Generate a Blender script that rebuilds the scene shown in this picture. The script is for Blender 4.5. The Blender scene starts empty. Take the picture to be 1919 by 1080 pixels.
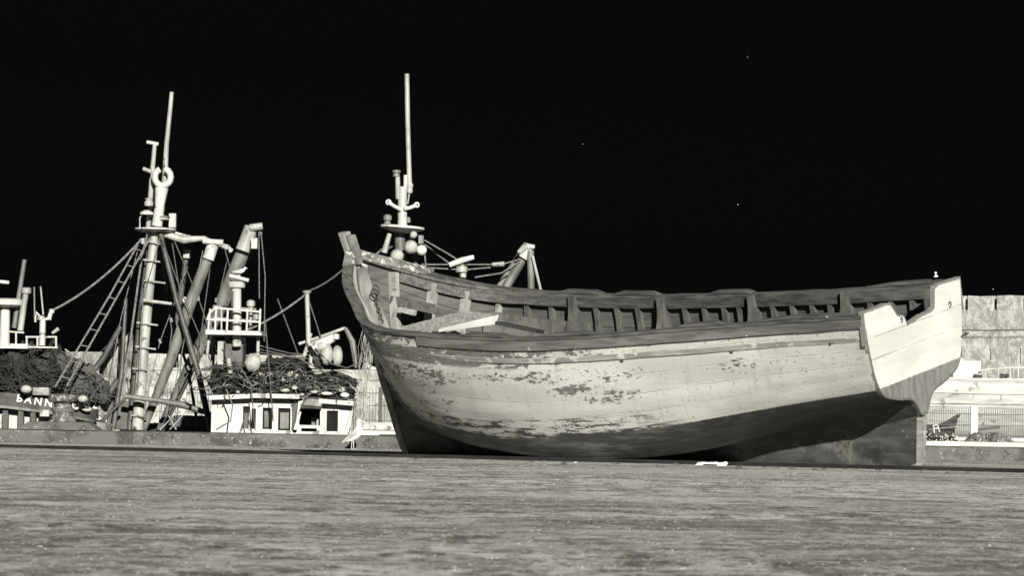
# Night harbour: beached wooden boat on the quay
SUN=(.17,-.92,.35); SUNE=4.3; SKYS=.00021; EXPO=1.0
import math, random
R=random.Random(7)
# ---------- camera model (pixels of the 1919x1080 photograph) ----------
FPX=7000.0; CAMH=0.293; PITCH=math.atan(268/FPX); ROLL=math.atan(.0185)
def _v(a,b,k=1.0): return (a[0]+b[0]*k,a[1]+b[1]*k,a[2]+b[2]*k)
FW=(0,math.cos(PITCH),math.sin(PITCH)); UP=(0,-math.sin(PITCH),math.cos(PITCH))
RC=_v(tuple(c*math.cos(ROLL) for c in (1,0,0)),UP,math.sin(ROLL))
UC=_v(tuple(c*-math.sin(ROLL) for c in (1,0,0)),UP,math.cos(ROLL))
def ray(x,y):
    d=_v(FW,RC,(x-959.5)/FPX); return _v(d,UC,-(y-540)/FPX)
def P(x,y,Y):                      # world point seen at pixel x,y on the vertical plane at distance Y
    d=ray(x,y); t=Y/d[1]; return (d[0]*t,Y,CAMH+d[2]*t)
def G(x,y,z=0.0):                  # world point on the ground
    d=ray(x,y); t=(z-CAMH)/d[2]; return (d[0]*t,d[1]*t,z)
def proj(p):
    d=(p[0],p[1],p[2]-CAMH); dot=lambda a,b:sum(i*j for i,j in zip(a,b))
    z=dot(d,FW); return (959.5+FPX*dot(d,RC)/z,540-FPX*dot(d,UC)/z)
# ---------- beached boat: pose and lines (x forward, y to the near side, z up) ----------
BO=(4.186,38.162,0.0); HEEL=math.radians(13)
BF=(-.79530,.60621,0.0); BT0=(-.60621,-.79530,0.0)
BY=(BT0[0]*math.cos(HEEL),BT0[1]*math.cos(HEEL),-math.sin(HEEL))
BU=(BT0[0]*math.sin(HEEL),BT0[1]*math.sin(HEEL),math.cos(HEEL))
def boat2w(p): 
    q=_v(BO,BF,p[0]); q=_v(q,BY,p[1]); return _v(q,BU,p[2])
ST=[-.12,1,2,3,4,5,5.6,6.1,6.5,6.8,7.0]
SEC=[
 [(.95,1.765),(.93,1.5),(.90,1.3),(.86,1.12),(.80,.98),(.70,.885),(.45,.805),(.20,.745),(.055,.56)],
 [(.94,1.71),(.95,1.45),(.94,1.2),(.91,.98),(.83,.80),(.66,.67),(.38,.565),(.14,.47),(.055,.30)],
 [(1.02,1.66),(1.05,1.38),(1.05,1.1),(1.02,.84),(.93,.59),(.75,.40),(.45,.30),(.16,.27),(.055,.17)],
 [(1.16,1.62),(1.18,1.3),(1.18,1.0),(1.14,.7),(1.04,.42),(.86,.24),(.56,.16),(.24,.13),(.05,.12)],
 [(1.24,1.60),(1.27,1.28),(1.26,.96),(1.21,.66),(1.09,.39),(.92,.235),(.62,.155),(.28,.12),(.05,.11)],
 [(1.23,1.63),(1.23,1.31),(1.18,1.0),(1.09,.71),(.96,.47),(.78,.30),(.50,.19),(.22,.14),(.05,.12)],
 [(1.22,1.67),(1.17,1.36),(1.07,1.07),(.95,.80),(.79,.56),(.60,.38),(.38,.25),(.17,.18),(.05,.14)],
 [(1.16,1.735),(1.05,1.44),(.91,1.17),(.75,.92),(.58,.70),(.41,.51),(.26,.36),(.13,.26),(.05,.21)],
 [(.85,1.90),(.74,1.63),(.61,1.38),(.48,1.15),(.36,.94),(.25,.76),(.16,.60),(.09,.48),(.05,.40)],
 [(.49,2.12),(.42,1.88),(.35,1.65),(.28,1.43),(.21,1.22),(.15,1.03),(.10,.86),(.07,.73),(.05,.64)],
 [(.05,2.36),(.05,2.15),(.05,1.95),(.05,1.75),(.05,1.56),(.05,1.38),(.05,1.20),(.05,1.04),(.05,.90)]]
def stemx(z):                      # front line of the stem in the centre plane
    T=[(0.0,6.73),(.14,6.79),(.45,6.855),(.91,6.96),(1.19,7.01),(1.49,7.09),(1.85,7.19),(2.08,7.22),(2.35,7.21),(2.54,7.24)]
    for (a,b),(c,d) in zip(T,T[1:]):
        if z<=c: return b+(d-b)*(z-a)/(c-a)
    return T[-1][1]
def cat(p0,p1,p2,p3,t,x0,x1,x2,x3):
    # non-uniform cubic hermite
    m1=(p2-p0)/(x2-x0) if x2!=x0 else 0; m2=(p3-p1)/(x3-x1) if x3!=x1 else 0
    h=x2-x1; t2=t*t;t3=t2*t
    return (2*t3-3*t2+1)*p1+(t3-2*t2+t)*h*m1+(-2*t3+3*t2)*p2+(t3-t2)*h*m2
def interp(X,Yv,x):
    n=len(X)
    if x<=X[0]: i=0
    elif x>=X[-1]: i=n-2
    else:
        i=0
        while x>X[i+1]: i+=1
    a=max(i-1,0);d=min(i+2,n-1);t=(x-X[i])/(X[i+1]-X[i])
    xa=X[a] if a!=i else X[i]-(X[i+1]-X[i]); xd=X[d] if d!=i+1 else X[i+1]+(X[i+1]-X[i])
    pa=Yv[a] if a!=i else 2*Yv[i]-Yv[i+1]; pd=Yv[d] if d!=i+1 else 2*Yv[i+1]-Yv[i]
    return cat(pa,Yv[i],Yv[i+1],pd,t,xa,X[i],X[i+1],xd)
_V=[i/8 for i in range(9)]
def hp(s,v,inset=0.0):             # hull surface: s = station -.12..7, v = 0 sheer .. 1 keel; near side (y>0)
    ys=[interp(ST,[q[k][0] for q in SEC],s) for k in range(9)]
    zs=[interp(ST,[q[k][1] for q in SEC],s) for k in range(9)]
    y=interp(_V,ys,v); z=interp(_V,zs,v)
    if s>6.5:                      # fan the last stations out so that they end on the raked stem
        k=(s-6.5)/.5; x=6.5+(stemx(z)-.055-6.5)*k
    elif s<.6: x=s-(.0 if s>.6 else (.6-s)*.0)
    else: x=s
    y=max(y,.03)-inset
    if y<.012: y=.012
    return (x,y,z+inset*.35-.018*max(0,1-v*3))
ZWL_X=[-.12,1,2.04,2.7,3.2,4.05,4.6,5.0,5.4,6,6.5,6.8,7]; ZWL=[.97,.81,.66,.57,.52,.485,.46,.465,.49,.52,.60,.76,.93]
def zwl(x): return interp(ZWL_X,ZWL,x)

import bpy
from mathutils import Vector, Matrix, noise as mn
sc=bpy.context.scene; COL=sc.collection
# ======================= materials =======================
def newmat(name):
    m=bpy.data.materials.new(name); m.use_nodes=True; nt=m.node_tree
    return m,nt,nt.nodes['Principled BSDF']
class N:
    def __init__(s,nt): s.nt=nt
    def n(s,t,**k):
        o=s.nt.nodes.new(t)
        for a,b in k.items():
            if a.startswith('i_'):
                key=a[2:]
                o.inputs[int(key) if key.isdigit() else key.replace('_',' ')].default_value=b
            else: setattr(o,a,b)
        return o
    def l(s,a,b): s.nt.links.new(a,b)
    def coord(s,stretch=(1,1,1)):
        c=s.n('ShaderNodeTexCoord'); mp=s.n('ShaderNodeMapping'); s.l(c.outputs['Object'],mp.inputs[0]); mp.inputs['Scale'].default_value=stretch
        return mp.outputs[0]
    def noise(s,vec,scale,detail=5,rough=.6,dist=0):
        o=s.n('ShaderNodeTexNoise'); s.l(vec,o.inputs['Vector']); o.inputs['Scale'].default_value=scale
        o.inputs['Detail'].default_value=detail; o.inputs['Roughness'].default_value=rough; o.inputs['Distortion'].default_value=dist
        return o.outputs['Fac']
    def math(s,op,a,b=None,c=None,clamp=False):
        o=s.n('ShaderNodeMath',operation=op,use_clamp=clamp)
        for i,x in enumerate((a,b,c)):
            if x is None: continue
            if hasattr(x,'is_output'): s.l(x,o.inputs[i])
            else: o.inputs[i].default_value=x
        return o.outputs[0]
    def step(s,x,lo,hi,a=0.,b=1.):
        o=s.n('ShaderNodeMapRange',interpolation_type='SMOOTHSTEP'); s.l(x,o.inputs[0])
        for i,v in zip((1,2,3,4),(lo,hi,a,b)): o.inputs[i].default_value=v
        return o.outputs[0]
    def mix(s,f,a,b):
        o=s.n('ShaderNodeMix',data_type='RGBA')
        for i,x in ((0,f),(6,a),(7,b)):
            if hasattr(x,'is_output'): s.l(x,o.inputs[i])
            else: o.inputs[i].default_value=g(x) if i else x
        return o.outputs[2]
    def attr(s,name):
        o=s.n('ShaderNodeAttribute',attribute_name=name); return o.outputs['Fac']
    def bump(s,h,st,dist,bs):
        o=s.n('ShaderNodeBump'); s.l(h,o.inputs['Height']); o.inputs['Strength'].default_value=st; o.inputs['Distance'].default_value=dist
        s.l(o.outputs[0],bs.inputs['Normal'])
def g(v): return (v,v*.988,v*.94,1)
def mat(name,c1,c2,scale=6,detail=6,lo=.35,hi=.65,rough=.75,bump=.4,bd=.01,bscale=None,stretch=(1,1,1),metal=0,spots=None,seams=None):
    m,nt,bs=newmat(name); k=N(nt); v=k.coord(stretch)
    f=k.step(k.noise(v,scale,detail),lo,hi); c=k.mix(f,c1,c2)
    v1=k.coord((1,1,1))
    if spots:
        for (col,scl,th,w) in (spots if isinstance(spots,list) else [spots]):
            c=k.mix(k.step(k.noise(v1,scl,8,.65,.4),th,th+w),c,col)
    k.l(c,bs.inputs['Base Color']); bs.inputs['Roughness'].default_value=rough; bs.inputs['Metallic'].default_value=metal
    if bump: k.bump(k.noise(v,bscale or scale*3,8,.65),bump,bd,bs)
    return m
M={}
M['rail']=mat('weathered dark rail wood',.03,.085,3,8,stretch=(1,7,7),spots=[(.42,14,.68,.03),(.04,9,.66,.06)],bump=.5,bd=.006,bscale=14)
M['wale']=mat('dark painted wale',.055,.12,2.5,8,stretch=(.6,6,6),spots=[(.42,5,.66,.02),(.05,14,.66,.05)],bump=.4,bd=.005,bscale=12)
M['rub']=mat('bare grey batten',.14,.24,2.5,8,stretch=(.6,6,6),spots=[(.36,5,.57,.03),(.07,22,.66,.04)],bump=.4,bd=.005,bscale=12)
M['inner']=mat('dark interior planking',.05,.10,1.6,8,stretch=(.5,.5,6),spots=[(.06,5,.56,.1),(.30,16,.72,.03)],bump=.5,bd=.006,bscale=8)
M['frame_lit']=mat('frame wood with bow light in colour',.19,.32,4,8,stretch=(2,2,1),spots=[(.10,9,.6,.06),(.5,22,.70,.02)],bump=.4,bd=.004)  # lit copy of the frame wood: light in the bow put into the colour
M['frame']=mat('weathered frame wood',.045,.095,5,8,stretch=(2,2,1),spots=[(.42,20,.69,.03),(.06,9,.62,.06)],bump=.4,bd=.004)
M['plank']=mat('grey weathered plank',.20,.36,3,9,stretch=(8,1,8),spots=[(.42,10,.68,.03),(.08,9,.63,.05)],bump=.6,bd=.006,bscale=10)
M['whiteplank']=mat('worn white plank paint',.30,.40,4,6,spots=[(.18,9,.66,.04)],bump=.3,bd=.004)
M['stem']=mat('worn stem wood',.09,.20,4,8,stretch=(3,3,1),spots=[(.36,9,.62,.05),(.07,6,.64,.06)],bump=.5,bd=.006)
M['worn']=mat('worn white rail end',.08,.18,5,8,spots=[(.42,11,.54,.04),(.05,9,.64,.05)],bump=.6,bd=.008)
M['stempaint']=mat('worn stem paint',.22,.30,4,8,stretch=(3,3,1),spots=[(.14,6,.60,.04),(.06,14,.66,.04)],bump=.4,bd=.005)
M['apron']=mat('pale stem apron',.13,.24,3,8,stretch=(3,3,1),spots=[(.12,11,.66,.04)],bump=.4,bd=.005)
M['keel']=mat('dark antifouled keel',.022,.06,3,9,stretch=(1,1,3),spots=[(.12,2.2,.56,.14),(.20,22,.64,.06),(.012,4,.56,.12)],bump=.7,bd=.008,bscale=12,rough=.7)
M['iron']=mat('rusty iron',.035,.07,20,6,rough=.6,bump=.5,bd=.003,metal=.3)
M['brightiron']=mat('worn chain steel',.15,.4,30,6,rough=.5,bump=.4,bd=.002,metal=.4)
M['white']=mat('white ship paint',.34,.48,3,7,stretch=(1.5,1.5,.4),spots=[(.12,5,.58,.07),(.2,14,.66,.05)],rough=.45,bump=.15,bd=.004)
M['grey']=mat('grey ship steel',.07,.16,5,7,spots=[(.36,7,.64,.08),(.05,8,.65,.05)],rough=.55,bump=.3,bd=.005,stretch=(1,1,.35))
M['mid']=mat('pale grey mast paint',.20,.34,5,7,spots=[(.06,6,.58,.08),(.5,8,.66,.06)],rough=.5,bump=.3,bd=.005,stretch=(1,1,.35))
M['dark']=mat('dark ship steel',.03,.07,5,7,spots=[(.2,7,.68,.05)],rough=.55,bump=.3,bd=.006)
M['glass']=mat('dark cabin glass',.006,.012,4,3,rough=.15,bump=0)
M['black']=mat('black for unlit openings and eyes',.004,.008,4,3,rough=.9,bump=0)
M['rope']=mat('pale rope',.08,.18,30,6,rough=.95,bump=.6,bd=.004)
M['darkrope']=mat('dark rope',.05,.10,30,6,rough=.95,bump=.6,bd=.004)
M['net']=mat('dark fishing net',.008,.045,3,9,lo=.4,hi=.68,spots=[(.13,5,.66,.06)],rough=.95,bump=1.0,bd=.03,bscale=18)
M['palenet']=mat('pale netting',.06,.30,10,9,spots=[(.05,16,.56,.05)],rough=.95,bump=1.0,bd=.02,bscale=30)
M['canvas']=mat('dark canvas cover',.03,.09,2.5,8,spots=[(.16,4,.64,.08)],rough=.9,bump=.8,bd=.03)
M['float']=mat('white float',.45,.58,9,4,spots=[(.3,9,.66,.06)],rough=.5,bump=.2,bd=.005)
M['sack']=mat('pale sack cloth',.16,.36,4,7,spots=[(.12,6,.62,.06)],rough=.9,bump=.9,bd=.02)
M['concrete']=mat('worn concrete',.04,.11,2.4,9,lo=.38,hi=.62,spots=[(.26,22,.585,.04),(.09,1.2,.50,.08),(.03,3.5,.60,.08)],rough=.9,bump=.9,bd=.02,bscale=26)
M['bollard']=mat('chipped bollard paint',.04,.10,9,9,spots=[(.26,19,.52,.05),(.03,7,.6,.05)],rough=.7,bump=.7,bd=.01)
M['stone']=mat('plastered stone wall',.22,.42,.8,9,lo=.38,hi=.62,spots=[(.12,2.2,.57,.06),(.50,2.6,.58,.06),(.08,5,.63,.04)],rough=.95,bump=1,bd=.15,bscale=2.5,stretch=(1,1,.6))
M['coping']=mat('whitewashed coping',.36,.50,1.2,8,spots=[(.3,3,.66,.06)],rough=.9,bump=.5,bd=.03)
M['fencebar']=mat('dark iron fence',.02,.04,8,5,rough=.6,bump=.2,bd=.01)
M['boatwhite']=mat('patched white hull',.32,.50,.7,9,stretch=(.6,1,5),spots=[(.20,1.5,.58,.05),(.12,3.5,.63,.04)],rough=.7,bump=.5,bd=.04)
M['tarp']=mat('white tarpaulin',.42,.5,1.2,6,rough=.8,bump=.8,bd=.08)
M['feather']=mat('white feathers',.6,.75,12,6,rough=.8,bump=.4,bd=.01)
M['wing']=mat('grey wing feathers',.22,.34,14,6,rough=.8,bump=.4,bd=.01,stretch=(.4,1,1))
M['grit_light']=mat('pale grit',.26,.4,40,3,rough=.9,bump=0)
M['grit_mid']=mat('grey grit',.14,.26,40,3,rough=.9,bump=0)
M['beak']=mat('gull beak',.4,.5,10,3,rough=.5,bump=0)
M['litter']=mat('white paper',.75,.85,8,4,rough=.8,bump=.5,bd=.01)
M['stone_dark']=mat('dark pebble',.03,.07,30,5,rough=.8,bump=.6,bd=.003)
M['rust']=mat('dark steel rail',.008,.02,2,8,spots=[(.08,7,.68,.05)],rough=.6,bump=.6,bd=.006)

def brick():
    m,nt,bs=newmat('rampart masonry'); k=N(nt); v=k.coord()
    # brick courses only where the render has fallen off
    c=k.n('ShaderNodeSeparateXYZ'); k.l(v,c.inputs[0]); cb=k.n('ShaderNodeCombineXYZ'); k.l(c.outputs[0],cb.inputs[0]); k.l(c.outputs[2],cb.inputs[1])
    b=k.n('ShaderNodeTexBrick'); k.l(cb.outputs[0],b.inputs['Vector']); b.inputs['Color1'].default_value=g(.40); b.inputs['Color2'].default_value=g(.33); b.inputs['Mortar'].default_value=g(.25)
    b.inputs['Scale'].default_value=1.0; b.inputs['Brick Width'].default_value=.42; b.inputs['Row Height'].default_value=.16; b.inputs['Mortar Size'].default_value=.022
    n1=k.noise(v,.5,9,.65,.6); n2=k.noise(v,1.6,9,.68,.4)
    pl=k.mix(k.step(n2,.4,.62),.28,.54)
    n3=k.noise(k.coord((1.6,1.6,.35)),.8,8,.7,.8)
    pl=k.mix(k.step(n3,.52,.64),pl,.24)
    f=k.step(n1,.47,.56)
    lowz=k.step(c.outputs[2],3.2,4.6,1.,0.)
    hz=k.step(c.outputs[2],7.6,7.8,0.,.15)
    f=k.math('MAXIMUM',k.math('MULTIPLY',f,.25),k.math('MAXIMUM',lowz,hz))
    col=k.mix(f,pl,b.outputs[0])
    k.l(col,bs.inputs['Base Color']); bs.inputs['Roughness'].default_value=.95
    k.bump(k.math('ADD',n2,k.math('MULTIPLY',b.outputs['Fac'],-.3)),.8,.12,bs); return m
M['brick']=brick()
def hullmat(transom=False):
    m,nt,bs=newmat('peeling boat paint' if not transom else 'peeling transom paint'); k=N(nt)
    ob=k.coord(); lng=k.coord((1,1,3.2)); wl=k.attr('wl'); ds=k.attr('ds'); sx=k.attr('sx'); pk=k.attr('pk')
    n_big=k.noise(lng,1.1,6,.6,.3); n_mid=k.noise(lng,4.5,9,.68,.5); n_fine=k.noise(lng,15,9,.7,.4); n_vf=k.noise(k.coord((1,1,2)),42,6,.65)
    base=k.mix(k.step(n_big,.35,.65),.33 if not transom else .46,.44 if not transom else .56)
    base=k.mix(k.step(n_fine,.5,.72,0,.35),base,.30 if not transom else .34)
    # plank-to-plank tone
    fl=k.math('FLOOR',pk); wn=k.n('ShaderNodeTexWhiteNoise',noise_dimensions='1D'); k.l(fl,wn.inputs['W'])
    base=k.mix(k.math('MULTIPLY',wn.outputs[0],.22 if not transom else .08),base,.29 if not transom else .42)
    # seams between planks, open here and there
    fr=k.math('FRACT',pk); d=k.math('MINIMUM',fr,k.math('SUBTRACT',1.0,fr))
    seam=k.math('MULTIPLY',k.step(d,.0,.022,1.,0.),k.step(k.noise(k.coord((1,1,1)),2.2,6,.6),.40,.62,.0,1.))
    base=k.mix(k.math('MULTIPLY',seam,.45 if not transom else .9),base,.09)
    base=k.mix(k.math('MULTIPLY',k.step(d,.02,.05,1.,0.),.18),base,.42 if not transom else .52)  # thin highlight along the plank edges, put into the colour
    wood=k.mix(k.step(n_fine,.35,.65),.06,.13)
    if not transom:
        # paint gone near the sheer, most of it forward
        top=k.step(ds,.05,.62,1.,0.)
        fwd=k.step(sx,1.2,4.0,.12,1.0)
        drive=k.math('MULTIPLY',k.math('MULTIPLY',top,fwd),.17)
        s=k.math('ADD',k.math('MULTIPLY',n_mid,.42),k.math('MULTIPLY',k.noise(k.coord((1,1,2.4)),11,9,.74,.4),.58))
        peel=k.step(k.math('ADD',s,drive),.652,.664)
        # solid bare band just above/around the rubbing strake
        band=k.math('MULTIPLY',k.step(ds,.13,.16),k.step(ds,.30,.345,1.,0.))
        bsel=k.step(k.math('ADD',k.math('MULTIPLY',n_mid,.7),k.step(sx,3.0,4.6,.0,.24)),.50,.53)
        peel=k.math('MAXIMUM',peel,k.math('MULTIPLY',band,bsel))
        sb=k.math('ADD',k.math('MULTIPLY',k.noise(k.coord((1,1,1.9)),13,9,.72,.4),.7),k.math('MULTIPLY',k.noise(k.coord((.8,1,2.2)),3.2,6,.6,.3),.3))
        # the big scuffs amidships and at the bow
        def blob(x0,d0,rx,rd,th):
            a=k.math('DIVIDE',k.math('SUBTRACT',sx,x0),rx); b=k.math('DIVIDE',k.math('SUBTRACT',ds,d0),rd)
            r=k.math('ADD',k.math('MULTIPLY',a,a),k.math('MULTIPLY',b,b))
            return k.step(k.math('ADD',k.step(r,0,2.6,.24,0.),sb),th,th+.015)
        for a in ((3.35,.56,.22,.06,.69),(3.1,.62,.6,.13,.768),(5.6,.46,.8,.16,.745),(5.3,.75,.4,.14,.76),(4.3,.42,.5,.05,.75),(3.3,.42,1.2,.10,.775),(1.4,.42,.3,.1,.77)):
            peel=k.math('MAXIMUM',peel,blob(*a))
        base=k.mix(peel,base,wood)
        spk=k.noise(k.coord((1,1,1.6)),26,7,.7,.3)
        base=k.mix(k.math('MULTIPLY',k.math('MULTIPLY',k.step(spk,.60,.63),k.step(ds,.35,.95,.95,.10)),k.step(n_big,.40,.55)),base,.07)
        stain=k.noise(k.coord((5,1,.5)),2.2,8,.68,.4)
        base=k.mix(k.step(stain,.52,.74,0.,.4),base,.15)
        scr=k.noise(k.coord((.8,1,9)),6,8,.7,.2)
        base=k.mix(k.step(scr,.63,.67,0.,.55),base,.14)
        base=k.mix(k.step(n_vf,.68,.71,0.,.7),base,.08)
        fxn=k.math('ABSOLUTE',k.math('SUBTRACT',k.math('FRACT',k.math('MULTIPLY',sx,3.7)),.5)); fpn=k.math('ABSOLUTE',k.math('SUBTRACT',k.math('ABSOLUTE',k.math('SUBTRACT',fr,.5)),.3))
        rr=k.math('ADD',k.math('POWER',k.math('MULTIPLY',fxn,.27),2.),k.math('POWER',k.math('MULTIPLY',fpn,.2),2.))
        nail=k.math('MULTIPLY',k.step(rr,.00004,.00012,1.,0.),k.step(n_mid,.46,.56))
        base=k.mix(k.math('MULTIPLY',nail,.8),base,.07)
        # weed line, black
        scum=k.math('MULTIPLY',k.step(wl,.0,.05),k.step(wl,.19,.25,1.,0.))
        sn=k.noise(k.coord((.5,1,3.2)),6,10,.74,.3); sc_n=k.step(k.math('ADD',k.math('MULTIPLY',sn,.75),k.math('MULTIPLY',n_vf,.25)),.51,.53)
        base=k.mix(k.math('MULTIPLY',k.math('MULTIPLY',scum,sc_n),k.step(sx,1.9,3.2)),base,.035)
        lin=k.math('MULTIPLY',k.step(wl,-.035,-.005),k.step(wl,.03,.06,1.,0.))
        base=k.mix(k.math('MULTIPLY',k.math('MULTIPLY',lin,k.step(sx,1.9,2.6)),k.step(sn,.42,.48,0.,.95)),base,.015)
        sn_b=k.noise(k.coord((.4,1,4)),5,10,.75,.3)
        below=k.step(k.math('ADD',wl,k.math('MULTIPLY',k.math('SUBTRACT',n_fine,.5),k.step(sx,1.5,3.,.012,.09))),-.008,.004,1.,0.)
        dk=k.mix(k.step(n_mid,.42,.62),.014,.035)
        md=k.mix(k.step(sn_b,.45,.60),.03,.10)
        bot=k.mix(k.step(sx,1.6,3.4),dk,md)
        bot=k.mix(k.step(k.noise(k.coord((.5,1,5)),7,8,.7),.66,.70,0.,.7),bot,.3)
        base=k.mix(below,base,bot)
    else:
        base=k.mix(k.step(n_fine,.68,.70,0.,.8),base,.25)
        below=k.step(k.math('ADD',wl,k.math('MULTIPLY',k.math('SUBTRACT',n_fine,.5),.05)),-.01,.006,1.,0.)
        v2=k.noise(k.coord((1,4,1)),5,8,.7)
        base=k.mix(below,base,k.mix(k.step(v2,.38,.62),.12,.19))
        edge=k.attr('edge')
        base=k.mix(k.math('MULTIPLY',k.step(k.math('ADD',edge,k.math('MULTIPLY',n_fine,.55)),.84,.90),.85),base,.10)
    k.l(base,bs.inputs['Base Color']); bs.inputs['Roughness'].default_value=.62
    k.bump(k.math('ADD',k.math('MULTIPLY',n_fine,.6),k.math('ADD',k.math('MULTIPLY',seam,-.9),k.math('MULTIPLY',n_mid,.5))),.55,.012,bs)
    return m
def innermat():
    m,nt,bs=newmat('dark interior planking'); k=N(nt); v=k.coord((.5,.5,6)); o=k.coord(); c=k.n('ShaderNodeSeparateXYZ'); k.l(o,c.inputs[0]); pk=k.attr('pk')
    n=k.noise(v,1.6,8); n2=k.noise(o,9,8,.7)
    dk=k.mix(k.step(n,.35,.65),.045,.085); bow_shade=k.mix(k.step(n,.35,.65),.035,.075)
    col=k.mix(k.step(c.outputs[0],5.3,6.1),dk,bow_shade); col=k.mix(k.step(n2,.62,.66,0,.7),col,.03); col=k.mix(k.step(k.noise(o,17,7,.7),.69,.72,0,.7),col,.3)  # first mix darkens the bow end: shade there put into the colour
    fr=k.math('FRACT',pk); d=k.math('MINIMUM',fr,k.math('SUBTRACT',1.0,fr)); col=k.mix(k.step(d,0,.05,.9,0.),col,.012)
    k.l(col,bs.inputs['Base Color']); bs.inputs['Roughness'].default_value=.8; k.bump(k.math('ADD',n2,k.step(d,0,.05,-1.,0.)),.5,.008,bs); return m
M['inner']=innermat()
M['hull']=hullmat(); M['transom']=hullmat(True)
def groundmat():
    m,nt,bs=newmat('rough tarmac quay'); k=N(nt); v=k.coord(); v2=k.coord((1,.35,1)); v3=k.coord((.25,1,1))
    va=k.coord((1,.22,1)); vb=k.coord((.7,1,1)); vc=k.coord((1,.35,1))
    a=k.noise(k.coord((.4,.6,1)),.45,6,.65,.6); b=k.noise(v,1.7,9,.7,.3); c=k.noise(vb,8,10,.8); d=k.noise(v,60,6,.75); st=k.noise(k.coord((.35,.5,1)),.7,8,.72,.6); e=k.noise(vc,5,10,.78,.3); e2=k.noise(va,26,8,.78,.2)
    s=k.math('ADD',k.math('MULTIPLY',e,.30),k.math('ADD',k.math('MULTIPLY',c,.24),k.math('ADD',k.math('MULTIPLY',d,.26),k.math('MULTIPLY',e2,.20))))
    col=k.mix(k.step(s,.475,.525),.075,.52)
    col=k.mix(k.step(a,.50,.60,0,.55),col,.58)
    cy=k.n('ShaderNodeSeparateXYZ'); k.l(v,cy.inputs[0]); ln=k.math('MULTIPLY',k.step(k.math('ADD',cy.outputs[1],k.math('MULTIPLY',st,5.)),17.5,20.),k.step(k.math('ADD',cy.outputs[1],k.math('MULTIPLY',a,6.)),25.,29.,1.,0.))
    col=k.mix(k.math('MULTIPLY',k.math('MULTIPLY',ln,.75),k.step(k.math('ADD',k.math('MULTIPLY',e,.5),k.math('MULTIPLY',c,.5)),.46,.54)),col,.66)
    col=k.mix(k.step(k.math('ADD',k.math('MULTIPLY',st,.5),k.math('MULTIPLY',e,.5)),.525,.56,0,.65),col,.66)
    st2=k.noise(k.coord((.5,.6,1)),1.1,8,.74,.8)
    col=k.mix(k.step(k.math('ADD',k.math('MULTIPLY',st2,.5),k.math('MULTIPLY',e,.5)),.525,.56,0,.75),col,.06)
    col=k.mix(k.step(k.noise(va,42,4,.6),.67,.71,0,.6),col,.6)
    col=k.mix(k.step(k.noise(k.coord((1.1,.2,1)),30,4,.6),.66,.70,0,.85),col,.03)
    k.l(col,bs.inputs['Base Color']); bs.inputs['Roughness'].default_value=.9
    h=k.math('ADD',k.math('MULTIPLY',c,1.2),k.math('ADD',k.math('MULTIPLY',d,.35),k.math('MULTIPLY',b,2.5)))
    k.bump(h,.8,.03,bs); return m
M['ground']=groundmat()
def watermat():
    m,nt,bs=newmat('harbour water'); k=N(nt); bs.inputs['Base Color'].default_value=g(.008); bs.inputs['Roughness'].default_value=.12
    k.bump(k.noise(k.coord(),1.2,5,.6),.4,.08,bs); return m
M['water']=watermat()
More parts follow.
